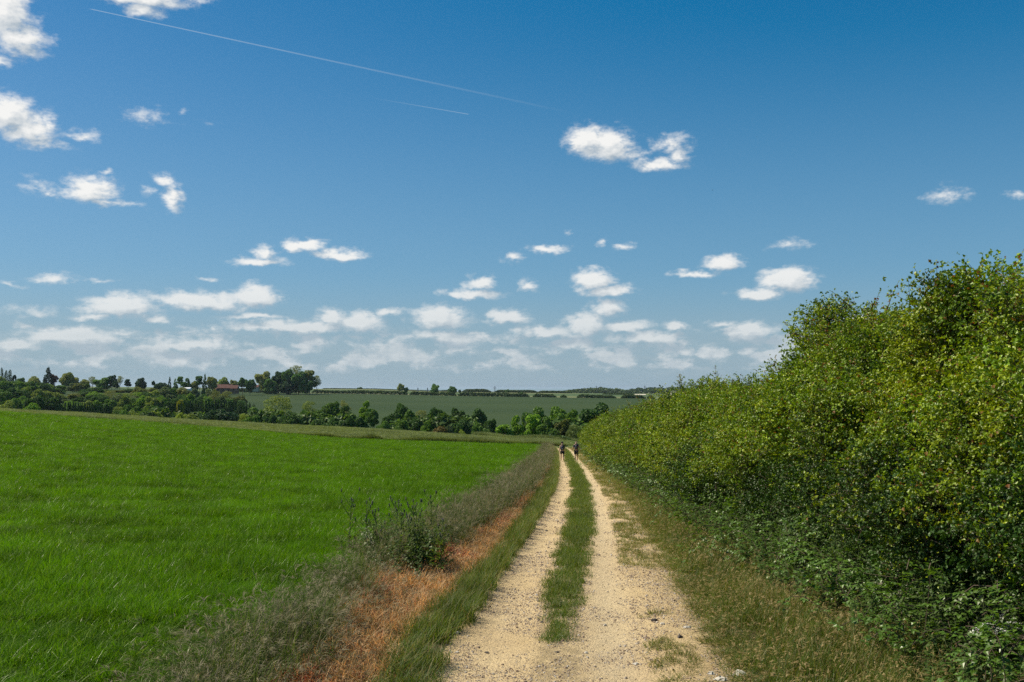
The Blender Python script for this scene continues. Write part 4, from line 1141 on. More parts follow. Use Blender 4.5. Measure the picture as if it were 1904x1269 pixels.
wood(205, 345, [[205, 250, 300, 345], [760, 762, 764, 768]], (20, 34), (262, 300), ['round', 'loose', 'broad'], [BR, MD, DK, YG], 9, 'tree low at the pale strip\'s edge', 'bushy trees along the edge below the firs', 3)
tree(286, 766, 34, 255, 'broad', CF, 'low dark bush among lighter ones beside the pale strip', name='bush')
wood(104, 205, [[104, 205], [762, 768]], (14, 22), (305, 322), ['round', 'fir'], [DK, CF], 6, 'tree at the left firs\' foot', 'low dark trees at the foot of the left firs', 2)
# ---- skyline trees on the left
sky_trees = [
 (3.5, 683, 6, 880, 'poplar', CF, 'slim pointed conifer farthest left on the skyline, standing alone'),
 (11, 688, 7, 870, 'poplar', CF, 'slim dark conifer, the shorter of the touching pair on the skyline'),
 (18.5, 687, 8, 865, 'poplar', CF, 'slim dark conifer, the taller of the touching pair on the skyline'),
 (27, 697, 9, 865, 'tall', CF, 'small dark conifer right of the touching pair'),
 (4, 700, 16, 850, 'round', PL, 'yellowish tree at the foot of the slim conifers'),
 (38, 702, 22, 840, 'round', DK, 'rounded dark tree between the slim conifers and the olive one'),
 (64, 699, 28, 840, 'broad', OL, 'olive flat topped tree left of the big blue black conifer'),
 (90, 682, 25, 830, 'cone', (.018, .035, .026), 'big blue black conifer, tallest on the left skyline'),
 (101, 696, 14, 835, 'round', PU, 'dark purple leaved tree leaning on the big conifer'),
 (128, 692, 37, 835, 'round', OL, 'large round olive tree right of the purple one'),
 (157, 705, 22, 840, 'round', OL, 'olive bushy tree right of the large round one'),
 (172, 700, 14, 850, 'loose', OL, 'thin brownish tree on the left skyline'),
 (191, 702, 32, 840, 'round', MD, 'broad green tree left of the dark domed one'),
 (208, 697, 19, 845, 'round', CF, 'dark domed tree on the left skyline'),
 (223, 699, 13, 850, 'loose', OL, 'sparse pale tree with sky showing through on the left skyline'),
 (214, 708, 14, 835, 'tall', CF, 'small dark conifer under the dark domed tree'),
 (238, 705, 13, 845, 'tall', CF, 'small pointed dark tree right of the sparse pale one'),
 (262, 702, 22, 845, 'round', CF, 'dark rounded tree left of the dip in the skyline'),
 (285.5, 708, 7, 860, 'round', CF, 'tiny round dark tree in the dip of the skyline'),
 (300, 711, 26, 850, 'broad', CF, 'flat dark dome right of the tiny round tree'),
 (315.5, 700, 9, 845, 'fir', CF, 'narrow ragged conifer right of the flat dark dome'),
 (326, 703, 12, 845, 'fir', MD, 'paler pointed tree next to the narrow ragged conifer'),
 (336, 700, 14, 850, 'tall', MD, 'twin topped tree, left half of the pair above the white roof'),
 (347, 703, 22, 845, 'tall', DK, 'dark tree above the white roof'),
 (361, 708, 16, 850, 'round', OL, 'small olive tree right of the white roof'),
 (371, 699, 16, 845, 'tall', DK, 'dark tree with a jagged top left of the spiked one'),
 (381, 695, 13, 848, 'fir', DK, 'dark tree with the sharp spike above the red roofed house'),
 (395, 700, 22, 850, 'round', OL, 'round olive tree behind the left end of the red roofed house'),
 (414, 701, 24, 905, 'round', PL, 'pale flat topped tree behind the middle of the red roofed house'),
 (435, 706, 18, 905, 'round', OL, 'small olive tree at the right end of the red roofed house'),
 (451, 702, 18, 890, 'round', DK, 'dark tree on the skyline left of the big clump'),
 (465, 705, 20, 890, 'round', DK, 'dark tree touching the pale wall left of the big clump'),
 (491, 690, 31, 960, 'round', OL, 'olive tree forming the left end of the big skyline clump'),
 (518, 690, 28, 950, 'round', CF, 'dark tree second from the left in the big skyline clump'),
 (536, 686, 26, 945, 'round', DK, 'dark green tree in the middle of the big skyline clump'),
 (552, 679, 26, 955, 'loose', OL, 'tallest tree of the big skyline clump with a sparse pale top'),
 (555, 690, 34, 945, 'round', DK, 'dense dark tree below the tallest one in the clump'),
 (576, 688, 30, 955, 'tall', OL, 'olive tree right of the tallest one in the clump'),
 (589, 698, 18, 952, 'loose', OL, 'sparse ragged tree at the right end of the clump'),
 (569, 704, 24, 945, 'round', DK, 'low dark tree in the right half of the clump'),
 (505, 704, 30, 942, 'round', DK, 'low dark tree in the left half of the clump'),
 (533, 706, 30, 940, 'round', CF, 'low blackish tree under the middle of the clump'),
 (745, 713, 14, 1180, 'round', OL, 'lone round tree on the skyline above the belt\'s left half'),
 (755, 720, 9, 1180, 'round', DK, 'small dark bush-like tree touching the lone round one'),
 (808, 713.5, 17, 1120, 'round', MD, 'round topped tree in the hedge, middle one of the three skyline singles'),
 (841, 718, 19, 1120, 'round', DK, 'dark round tree, right one of the three skyline singles'),
 (855, 724.5, 6, 1120, 'round', DK, 'tiny dark bush right of the dark round skyline tree'),
 (669, 720, 11, 1450, 'broad', DK, 'small bush on the bare skyline right of the big clump'),
 (968, 729, 12, 1010, 'round', DK, 'round bush standing up from the far hedge above the belt\'s end'),
 (570, 722, 12, 990, 'round', MD, 'round bush in the hedge at the foot of the clump'),
 (944, 724, 9, 1480, 'round', MD, 'small light bush on the far skyline beside the mast'),
]
for (x, y, w, Y, kd, c, lb) in sky_trees: tree(x, y, w, Y, kd, tuple(1.3 * v for v in c), lb, 'trees on the skyline', sink=1.0)

# ================================================================== far hedges
HG = leaf_mat('far_hedge_foliage', [(.065, .11, .034), (.085, .13, .04), (.05, .09, .03)], .25, .02, .4, .05, .5)
def far_hedge(pts, wid, label, n=None, cat='hedge', kind=None, name='hedge', ncard=1.0, jag=.35, size=1.0, mat=None):
    """pts: (x pixel, top pixel, distance); a lumpy bank of leaf sprays following the land"""
    pts = np.array(pts, float); rg = np.random.default_rng(abs(int(pts[0, 0] * 7 + pts[0, 2])))
    xs = (pts[:, 0] - HX) / F * pts[:, 2]
    L = float(np.hypot(np.diff(xs), np.diff(pts[:, 2])).sum())
    n = int(L * 26 * ncard) + 200
    t = rg.uniform(0, 1, n); px = pts[0, 0] + (pts[-1, 0] - pts[0, 0]) * t
    Y0 = np.interp(px, pts[:, 0], pts[:, 2]); tp = np.interp(px, pts[:, 0], pts[:, 1])
    X = (px - HX) / F * Y0; zg = ground_z(X, Y0)
    zt = CZ - (tp - HY) / F * Y0
    H = np.maximum(zt - zg, .8) * (1 - jag * .5 + jag * fbm(X * .12, Y0 * 0, 4, 9) * 1.2)
    edge = np.clip(np.minimum(t, 1 - t) * L / (wid * .8), 0.15, 1) ** .5
    H = H * edge
    a = rg.uniform(0, math.pi, n); rr = .75 + .3 * rg.random(n)
    off = np.cos(a) * wid / 2 * rr; z = zg + np.sin(a) ** .7 * H * rr
    P = np.stack([X, Y0 + off, z], 1)
    N = np.stack([rg.normal(0, .5, n), np.cos(a) + rg.normal(0, .4, n), np.sin(a) + rg.normal(0, .4, n)], 1); N /= np.linalg.norm(N, axis=1)[:, None]
    c = P.mean(0); c[2] = zg.min()
    V, Q = cards(P - c, N, rg.uniform(.6, 1.3, n) * wid * .22 * size + .15, rg)
    o = link(name, mesh_np(name, V, Q, [mat or HG]), None, c)
    return tag(o, label, cat, kind=kind)
far_hedge([(425, 722.5, 1003), (520, 722.8, 1003), (566, 723.5, 1003)], 5, 'dark hedge at the top of the far field below the big clump')
far_hedge([(580, 725, 1003), (680, 727, 1003), (758, 728, 1003)], 4, 'thin dark hedge line right of the big clump')
far_hedge([(762, 728.5, 1003), (848, 730.5, 1003)], 4.5, 'dark hedge under the middle skyline tree')
far_hedge([(852, 730.0, 1003), (912, 731.0, 1003), (960, 732, 1003), (984, 732, 1003)], 5, 'long dark hedge right of the gateway in the far field boundary')
far_hedge([(991, 732, 1003), (1034, 733.5, 1003)], 5, 'short hedge between two gateways above the belt\'s gap')
far_hedge([(1042, 734.5, 1003), (1054, 734.5, 1003)], 4, 'very short piece of hedge standing by itself')
far_hedge([(1073, 733.8, 1003), (1145, 735.5, 1003)], 5, 'straight dark hedge above the copse by the track')
far_hedge([(1155, 733.5, 1003), (1200, 736.5, 1003)], 5, 'hedge with a raised left end right of the copse')
far_hedge([(1204, 734.5, 1003), (1217, 735, 1003)], 5, 'dumpy bush-like hedge piece near the pale house')
far_hedge([(1226, 736, 1003), (1262, 735, 1003)], 4, 'last dark hedge piece seen left of the hawthorn shoots')
far_hedge([(600, 723.2, 1490), (700, 724.2, 1490), (745, 725.5, 1490)], 5, 'faint hedge on the bare skyline between the clump and the lone tree', jag=.6)
far_hedge([(748, 726.5, 1480), (805, 727, 1480), (838, 726, 1480)], 5, 'low skyline hedge joining the three single trees', jag=.6)
far_hedge([(860, 725, 1500), (885, 724.2, 1500), (913, 725.5, 1500)], 7, 'smooth hump of hedge on the skyline right of the single trees')
far_hedge([(920, 726, 1500), (1000, 726, 1500)], 7, 'skyline hedge beneath the thin mast')
far_hedge([(1000, 727, 1500), (1064, 728, 1500)], 6, 'skyline hedge running into the far wood')
far_hedge([(1120, 731.5, 1300), (1180, 731.5, 1300)], 5, 'hedge in front of the far wood')
for k, (x0, x1, yt, Y) in enumerate([(1040, 1180, 723, 2450), (1150, 1330, 722, 2500), (1330, 1700, 722, 2600)]):
    far_hedge([(x0, yt + 2, Y), ((x0 + x1) / 2, yt - .5, Y), (x1, yt + 1, Y)], 60, ['blue green far wood along the horizon', 'right part of the far wood along the horizon', 'far wood hidden behind the hawthorn hedge'][k], cat='wood', kind='stuff', name='far_wood', ncard=.35, jag=.5, size=.35)
far_hedge([(-250, 712, 900), (-100, 705, 900), (0, 706, 900)], 30, 'belt of trees beyond the left edge of the view', cat='wood', kind='stuff', name='far_wood', ncard=1, size=.5)

# ---- tall rough grass along the far edge of the wheat
T_rough = leaf_mat('rough_seeding_grass', [(.15, .20, .06), (.19, .22, .075), (.12, .17, .045), (.23, .235, .09)], .35, .02, .4, .15, .5)
T_dark = leaf_mat('dark_dock_leaves', [(.04, .07, .02), (.055, .09, .025)], .3, .02, .4, .3, .4)
rough_c = proto_collection('rough_tuft', [tuft('rough_tuft', [T_rough, T_dark], 30, .35, 1.0, .35, .035, .25, .8, rs, 3, mi=[.78, .22]) for _ in range(5)])
def bearing_pts(x0, x1, Ya, Yb, n):
    px = RNG.uniform(x0, x1, n); Y = RNG.uniform(Ya, Yb, n); return (px - HX) / F * Y, Y, px
P = []; SCL = []
for (x0, x1, Ya, Yb, n, h) in [(400, 720, 152, 156, 2600, .75), (690, 1050, 152, 158, 3600, .95), (-60, 1090, 158, 214, 15000, .33), (640, 1060, 158, 190, 5000, .5), (880, 1100, 190, 214, 2500, .9)]:
    X, Y, px = bearing_pts(x0, x1, Ya, Yb, n)
    f = fbm(px * .02, Y * .05, 3, 121)
    hh = h * (.35 + 1.25 * f)
    if Yb < 160: hh *= np.interp(px, [400, 470, 620, 700, 712, 760, 860, 1050], [.25, .5, 1.0, 1.15, .35, .9, .9, .6])
    P.append(on_ground(X, Y)); SCL.append(np.stack([np.full(n, 1.15), np.full(n, 1.15), hh], 1))
P = np.concatenate(P); SCL = np.concatenate(SCL)
o = scatter('rough_grass', rough_c, P, rots(len(P), .12), SCL)
tag(o, 'pale rough grass fringing the far edge of the wheat', 'grass')
HT = leaf_mat('thicket_foliage', [(.06, .115, .03), (.09, .16, .035), (.045, .09, .028), (.12, .19, .04)], .3, .02, .4, .12, .7)
far_hedge([(432, 772, 272), (520, 776, 268), (600, 782, 266), (690, 786, 264)], 7, 'dark leafy thicket joining the left half of the belt', cat='thicket', name='thicket', ncard=1.6, jag=.8, mat=HT, size=.6)
far_hedge([(690, 790, 262), (740, 782, 264), (830, 784, 264), (922, 796, 262)], 7, 'dark leafy thicket joining the right half of the belt', cat='thicket', name='thicket', ncard=1.6, jag=.8, mat=HT, size=.6)
far_hedge([(215, 768, 285), (330, 772, 280), (436, 776, 272)], 6, 'leafy thicket along the foot of the firs', cat='thicket', name='thicket', ncard=1.6, jag=.8, mat=HT, size=.6)
far_hedge([(945, 790, 226), (1000, 782, 226), (1060, 780, 226), (1110, 784, 222)], 6, 'thicket under the copse by the track', cat='thicket', name='thicket', ncard=2.2, jag=.7, mat=HT, size=.6)
# scrub where the track drops out of sight
far_hedge([(1008, 812, 200), (1030, 812, 196), (1060, 822, 190)], 3.5, 'low grassy scrub bank at the end of the track', cat='scrub', name='scrub', ncard=3)

# ================================================================== buildings, masts
M_tile = plain_mat('clay_tile', (.13, .06, .045), .9)
M_brick = plain_mat('brick_wall', (.30, .17, .11), .9)
M_rend = plain_mat('cream_render', (.62, .55, .40), .9)
M_white = plain_mat('white_sheet', (.75, .76, .76), .6)
M_dkwin = plain_mat('dark_window', (.03, .035, .04), .3)
M_metal = plain_mat('grey_steel', (.18, .19, .20), .6)
def gable(root, x0, y0, w, d, hw, hr, rz=0, wall=M_brick, roof=M_tile, chim=True, wins=3):
    mb = MB(); mb.box((x0, y0, hw / 2 - .5), (w, d, hw + 1)); 
    mb.add([(x0 - w / 2, y0 - d / 2, hw), (x0 - w / 2, y0 + d / 2, hw), (x0 - w / 2, y0, hw + hr), (x0 + w / 2, y0 - d / 2, hw), (x0 + w / 2, y0 + d / 2, hw), (x0 + w / 2, y0, hw + hr)], [(0, 1, 2, 2), (3, 5, 4, 4)])
    link('wall', mb.mesh('wall', [wall]), root)
    mr = MB(); o_ = .4; s_ = hr / (d / 2)
    for sg in (-1, 1):
        e = (x0, y0 + sg * (d / 2 + o_), hw - s_ * o_)
        V = []
        for zz in (.02, .22):
            V += [(x0 - w / 2 - o_, y0 + sg * (d / 2 + o_), hw - s_ * o_ + zz), (x0 + w / 2 + o_, y0 + sg * (d / 2 + o_), hw - s_ * o_ + zz), (x0 + w / 2 + o_, y0 + sg * .01, hw + hr + zz), (x0 - w / 2 - o_, y0 + sg * .01, hw + hr + zz)]
        mr.add(V, [(0, 1, 2, 3), (4, 5, 6, 7), (0, 1, 5, 4), (1, 2, 6, 5), (3, 0, 4, 7)])
    rf = link('roof', mr.mesh('roof', [roof]), root)
    if chim:
        mc = MB(); mc.box((x0 + w * .3, y0 + .1, hw + hr + .5), (.9, .7, 2.0)); mc.box((x0 + w * .3, y0 + .1, hw + hr + 1.6), (.3, .3, .4)); link('chimney', mc.mesh('chimney', [wall]), rf)
    for k in range(wins):
        mw = MB(); xx = x0 - w / 2 + w * (k + .5) / wins; mw.box((xx, y0 - d / 2 - .03, hw * .6), (1.2, .1, 1.2)); link('window', mw.mesh('window', [M_dkwin]), root)
def at(xpx, Y): return ((xpx - HX) / F * Y, Y)
x, y = at(421, 880); zt = CZ - (715.5 - HY) / F * 880; zb = gz(x, y)
r = empty('house', (x, y, zt - 7.2)); tag(r, 'long red tiled house with two gables among the skyline trees', 'house')
gable(r, -2, 0, 14, 7, 4.2, 3.0); gable(r, 7.5, -1, 6, 6, 3.9, 2.6, chim=False, wins=1); gable(r, -9.5, -1.5, 4, 5.5, 3.4, 2.4, chim=False, wins=1)
x, y = at(349, 820); zt = CZ - (721.3 - HY) / F * 820
r = empty('barn', (x, y, zt - 3.2)); tag(r, 'low building with a white roof showing between trees on the left', 'barn')
gable(r, 0, 0, 5.2, 6, 2.4, .8, wall=M_white, roof=M_white, chim=False, wins=0)
x, y = at(476, 930); zt = CZ - (716.5 - HY) / F * 930
r = empty('cottage', (x, y, zt - 5)); tag(r, 'pale walled cottage half hidden left of the big clump', 'cottage')
gable(r, 0, 0, 5, 5, 3.2, 1.8, wall=M_rend, chim=False, wins=1)
x, y = at(1253, 1040); zt = CZ - (727 - HY) / F * 1040
r = empty('house', (x, y, zt - 6)); tag(r, 'small cream house on the far field edge beside the hawthorn tips', 'house')
gable(r, 0, 0, 6, 5, 4.2, 1.8, wall=M_rend, roof=plain_mat('slate', (.15, .15, .16)), wins=2)
x, y = at(1190, 1250); zt = CZ - (732 - HY) / F * 1250
r = empty('barn', (x, y, zt - 4)); tag(r, 'long pale barn in front of the far wood', 'barn')
gable(r, 0, 0, 13, 8, 2.0, 1.0, wall=M_brick, roof=M_rend, chim=False, wins=3)
def pylon(xpx, ytop, Y, wbase, label, name='pylon'):
    X = (xpx - HX) / F * Y; zb = gz(X, Y); H = CZ - (ytop - HY) / F * Y - zb
    r = empty(name, (X, Y, zb)); tag(r, label, name)
    for sx, sy in ((-1, -1), (1, -1), (1, 1), (-1, 1)):
        mb = MB(); b = wbase / 2; mb.tube([(sx * b, sy * b, -1), (sx * b * .35, sy * b * .35, H * .6), (0.05 * sx, 0.05 * sy, H)], [wbase * .045] * 3, 4); link('leg', mb.mesh('leg', [M_metal]), r)
    mb = MB()
    for k in range(9):
        t0, t1 = k / 10, (k + 1) / 10; w0, w1 = [wbase / 2 * (1 - 1.08 * t if t < .6 else .35 * (1 - t) / .4) for t in (t0, t1)]
        for s_ in (-1, 1):
            mb.tube([(s_ * w0, -w0, H * t0), (-s_ * w1, -w1, H * t1)], [wbase * .025] * 2, 3); mb.tube([(s_ * w0, w0, H * t0), (-s_ * w1, w1, H * t1)], [wbase * .025] * 2, 3)
    link('bracing', mb.mesh('bracing', [M_metal]), r)
    for f, l in ((.66, .9), (.8, .75), (.93, .5)):
        mb = MB(); mb.tube([(-wbase * l, 0, H * f), (wbase * l, 0, H * f)], [wbase * .035] * 2, 4); mb.tube([(-wbase * l, 0, H * f), (0, 0, H * (f + .05)), (wbase * l, 0, H * f)], [wbase * .02] * 3, 3); link('crossarm', mb.mesh('crossarm', [M_metal]), r)
pylon(920, 718.5, 2300, 5, 'thin mast on the skyline right of the single trees')
pylon(1109, 718, 3000, 6, 'faint pylon above the left end of the far wood')
pylon(1199, 717, 2800, 6, 'faint pylon above the right end of the far wood')
pylon(1264, 708.5, 1700, 4, 'taller of two dark masts beside the hawthorn tips')
pylon(1270, 711.5, 1750, 6, 'thicker shorter mast beside the taller one by the hawthorn tips')
for xp, lb in ((777, 'left one of two dark posts on the skyline between single trees'), (795, 'right one of two dark posts, next to the middle skyline tree')):
    x, y = at(xp, 1300); zt = CZ - (721.5 - HY) / F * 1300; zb = gz(x, y)
    mb = MB(); mb.tube([(0, 0, -1), (0, 0, (zt - zb) * .6), (0, 0, zt - zb)], [.75, .7, .45], 7); mb.box((0, 0, (zt - zb) * .97), (1.6, .5, .35)); o = link('post', mb.mesh('post', [M_metal]), None, (x, y, zb)); tag(o, lb, 'post')

# ================================================================== walkers
SK = plain_mat('skin', (.50, .30, .20), .6, nz=.03); CL = plain_mat('dark_cloth', (.018, .020, .028), .9, nz=.2); CL2 = plain_mat('navy_cloth', (.022, .028, .045), .9, nz=.2)
SHOE = plain_mat('walking_shoe', (.03, .028, .025), .7); PACK = plain_mat('pack_nylon', (.03, .033, .045), .5, .4); HAT = plain_mat('dark_cap', (.04, .045, .06), .9); HAIR = plain_mat('grey_hair', (.30, .27, .24), .8); PK2 = plain_mat('pack_panel', (.14, .14, .16), .6)
def skin_obj(name, verts, edges, rad, mat, parent, sub=2):
    me = bpy.data.meshes.new(name); me.from_pydata(verts, edges, []); me.materials.append(mat)
    o = link(name, me, parent)
    sk = o.modifiers.new('skin', 'SKIN'); sk.use_smooth_shade = True
    for i, v in enumerate(me.skin_vertices[0].data):
        r = rad[i]; v.radius = r if hasattr(r, '__len__') else (r, r); v.use_root = (i == 0)
    ss = o.modifiers.new('sub', 'SUBSURF'); ss.levels = sub; ss.render_levels = sub
    return o
def walker(xpx, Y, H, label, cap, wide, ph, arms_out):
    X = (xpx - HX) / F * Y; z = gz(X, Y); r = empty('person', (X, Y, z + .01)); tag(r, label, 'person')
    k = H / 1.75; r.scale = (k, k, k)
    w = wide
    # facing away (+Y); one leg forward, one back
    hipz, knz = .92, .50
    lf, lb = (.02, .20), (.0, -.22)
    legs = []
    V = [(0, 0, .98), (0, .02, 1.18), (0, .03, 1.38), (0, .03, 1.50), (0, .05, 1.60), (0, .06, 1.68)]
    Rr = [(.15 * w, .11), (.14 * w, .10), (.17 * w, .11), (.055, .055), (.085, .095), (.075, .085)]
    E = [(0, 1), (1, 2), (2, 3), (3, 4), (4, 5)]
    for sx, f in ((-1, ph), (1, -ph)):
        b = len(V)
        V += [(sx * .10, 0, .90), (sx * .10, .08 * f + .03, .50), (sx * .10, .22 * f - (.05 if f < 0 else 0), .10 + (.05 if f < 0 else 0)), (sx * .11, .22 * f + .12, .04 + (.03 if f < 0 else 0))]
        Rr += [(.095, .095), (.062, .062), (.042, .045), (.035, .03)]; E += [(0, b), (b, b + 1), (b + 1, b + 2), (b + 2, b + 3)]
        b = len(V)
        V += [(sx * .17 * w, .03, 1.40), (sx * (.235 + arms_out) * w, -.04 - .03 * f, 1.13), (sx * (.26 + arms_out * 1.6) * w, .05 - .12 * f, .90), (sx * (.26 + arms_out * 1.7) * w, .08 - .14 * f, .82)]
        Rr += [(.06, .06), (.045, .045), (.032, .032), (.036, .022)]; E += [(2, b), (b, b + 1), (b + 1, b + 2), (b + 2, b + 3)]
    skin_obj('body', V, E, Rr, SK, r)
    # fingers and thumb of each hand
    for sx, f in ((-1, ph), (1, -ph)):
        mb = MB(); hx, hy, hz = sx * (.26 + arms_out * 1.7) * w, .08 - .14 * f, .80
        for q in range(4):
            dy = (q - 1.5) * .017; l = [.06, .07, .066, .052][q]
            mb.tube([(hx, hy + dy, hz), (hx - sx * .006, hy + dy, hz - l * .55), (hx - sx * .02, hy + dy, hz - l)], [.009, .008, .006], 5)
        mb.tube([(hx, hy + .025, hz + .03), (hx - sx * .01, hy + .05, hz), (hx - sx * .015, hy + .055, hz - .025)], [.010, .009, .007], 5)
        link('hand', mb.mesh('hand', [SK], True), r)
    # shirt
    V = [(0, 0, .96), (0, .02, 1.18), (0, .03, 1.36), (0, .03, 1.46)]; Rr = [(.165 * w, .125), (.15 * w, .12), (.165 * w, .125), (.085, .08)]; E = [(0, 1), (1, 2), (2, 3)]
    for sx, f in ((-1, ph), (1, -ph)):
        b = len(V); V += [(sx * .165 * w, .03, 1.40), (sx * (.225 + arms_out * .7) * w, -.02, 1.18)]; Rr += [(.062, .062), (.055, .055)]; E += [(2, b), (b, b + 1)]
    skin_obj('shirt', V, E, Rr, CL if cap else CL2, r)
    V = [(0, 0, .98)]; Rr = [(.175 * w, .14)]; E = []
    for sx, f in ((-1, ph), (1, -ph)):
        b = len(V); V += [(sx * .10, 0, .86), (sx * .105, .06 * f + .02, .60 if cap else .52)]; Rr += [(.12, .12), (.095, .10)]; E += [(0, b), (b, b + 1)]
    skin_obj('shorts', V, E, Rr, CL, r)
    for sx, f in ((-1, ph), (1, -ph)):
        y0 = .22 * f - (.05 if f < 0 else 0); z0 = .05 + (.04 if f < 0 else 0)
        skin_obj('shoe', [(sx * .105, y0 - .05, z0 + .06), (sx * .105, y0 - .04, z0), (sx * .11, y0 + .08, z0 - .005), (sx * .112, y0 + .17, z0 - .01)], [(0, 1), (1, 2), (2, 3)], [(.05, .05), (.052, .045), (.048, .04), (.04, .03)], SHOE, r, 1)
    if cap:
        c = skin_obj('cap', [(0, .04, 1.66), (0, .05, 1.745), (0, .17, 1.70)], [(0, 1), (0, 2)], [(.105, .115), (.085, .095), (.07, .012)], HAT, r)
        skin_obj('hair', [(0, .0, 1.56), (0, -.015, 1.63)], [(0, 1)], [(.07, .06), (.088, .08)], HAIR, r, 1)
    else:
        skin_obj('hair', [(0, .0, 1.585), (0, .02, 1.64)], [(0, 1)], [(.082, .06), (.092, .075)], HAIR, r, 1)
        for sx in (-1, 1):
            mb = MB(); mb.tube([(sx * .088, .05, 1.60), (sx * .10, .045, 1.63), (sx * .09, .05, 1.66)], [.012, .016, .010], 5); link('ear', mb.mesh('ear', [SK], True), r)
    # face, turned away from us
    mb = MB(); mb.tube([(0, .14, 1.645), (0, .165, 1.615), (0, .14, 1.605)], [.010, .017, .010], 5); link('nose', mb.mesh('nose', [SK], True), r)
    # rucksack on the back
    p = empty('rucksack', (X, Y, z)); tag(p, ('black rucksack with a pale panel on the walker in the dark cap' if cap else 'slim navy rucksack on the taller bald walker'), 'rucksack'); p.scale = (k, k, k)
    hw = .15 if cap else .14
    skin_obj('bag', [(0, -.17, 1.02), (0, -.20, 1.12), (0, -.20, 1.30), (0, -.16, 1.42)], [(0, 1), (1, 2), (2, 3)], [(hw, .085), (hw * 1.1, .11), (hw, .10), (hw * .7, .06)], PACK, p)
    skin_obj('pocket', [(0, -.29, 1.08), (0, -.29, 1.20)], [(0, 1)], [(hw * .62, .035), (hw * .62, .035)], PK2 if cap else PACK, p, 1)
    for sx in (-1, 1):
        mb = MB(); mb.tube([(sx * .09, -.10, 1.44), (sx * .12, .04, 1.52), (sx * .125, .15, 1.38), (sx * .15, .12, 1.14), (sx * .13, -.10, 1.05)], [.018] * 5, 5); link('strap', mb.mesh('strap', [PACK], True), p)
walker(1045.5, 91, 1.68, 'walker in dark clothes and cap with a black rucksack on the left rut', True, .98, 1, .02)
walker(1071.5, 91, 1.80, 'taller bald walker in dark shirt and shorts on the right rut', False, 1.05, -1, .05)

# ================================================================== thistles, docks, cow parsley, flints
def thistle(x, y, h, label, seed):
    rs_ = random.Random(seed); r = empty('thistle', (x, y, gz(x, y))); tag(r, label, 'thistle', 'thistles in the left verge')
    mb = MB(); lean = np.array([rs_.gauss(0, .08), rs_.gauss(0, .08), 1]); mb.tube([lean * h * t for t in (0, .4, .8, 1)], [.011, .009, .006, .004], 6)
    tips = [lean * h]
    for k in range(7):
        t = rs_.uniform(.45, .92); a = rs_.uniform(0, 6.28); l = h * rs_.uniform(.12, .28); b = lean * h * t; e = b + np.array([math.cos(a) * l * .6, math.sin(a) * l * .6, l]); mb.tube([b, e], [.005, .003], 5); tips.append(e)
    link('stem', mb.mesh('stem', [G_stem]), r)
    mb = MB()
    for k in range(46):
        t = rs_.random() ** 1.2; a = rs_.uniform(0, 6.28); L = .24 * (1.15 - t) * rs_.uniform(.7, 1.2) + .05; b = lean * h * t
        d = np.array([math.cos(a), math.sin(a), rs_.uniform(.1, .9)])
        for q in range(3):
            leaf_shape(mb, b + d * L * .28 * q, d + rv(rs_, .35), (0, 0, 1), L * .5, L * .20, 0, .25, .3)
    link('leaves', mb.mesh('leaves', [G_green]), r)
    for e in tips:
        mb = MB(); mb.tube([e, e + np.array([0, 0, .012]), e + np.array([0, 0, .03]), e + np.array([0, 0, .045])], [.006, .016, .015, .008], 6, 0); mb.tube([e + np.array([0, 0, .04]), e + np.array([0, 0, .055])], [.008, .013], 6, 1); link('flower_head', mb.mesh('flower_head', [G_stem, G_purple]), r)
ths = [(832, 1085, .98, 16.6, 'tallest bushy thistle at the dark right end of the thistle patch'), (815, 1080, 1.02, 17.1, 'thistle just left of the tallest bushy one, its head higher'), (790, 1085, .95, 16.7, 'thistle in the middle of the patch above the scorched strip'),
       (770, 1070, .92, 17.6, 'thistle behind the middle of the patch near the wheat'), (748, 1090, .85, 16.4, 'shorter thistle left of the middle of the patch'), (722, 1075, .90, 17.3, 'thistle at the left of the patch with spread heads'),
       (688, 1080, .98, 17.0, 'single tall thin thistle standing apart at the left end'), (845, 1060, 1.0, 18.4, 'thistle behind the dark right end of the patch'), (808, 1095, .80, 16.0, 'short thistle in front beside the red stems'), (862, 1090, .85, 16.2, 'thistle at the right edge leaning over the scorched grass')]
for i, (px, py, h, Y_, lb) in enumerate(ths):
    thistle((px - HX) / F * Y_ - .42, Y_ + .3, h, lb, 40 + i)
# leafy filling of the patch
dock_c = proto_collection('dock_leaves', [nettle('dock_leaves', rs.uniform(.6, .8), rs) for _ in range(4)])
n = 110; Yd = RNG.normal(17.2, .8, n); pxd = RNG.uniform(735, 850, n); Xd = (pxd - HX) / F * Yd - .42
o = scatter('dock_leaves', dock_c, on_ground(Xd, Yd), rots(n, .3), RNG.uniform(.6, 1.15, n))
tag(o, 'dense leafy growth between the thistles of the left verge', 'weeds')

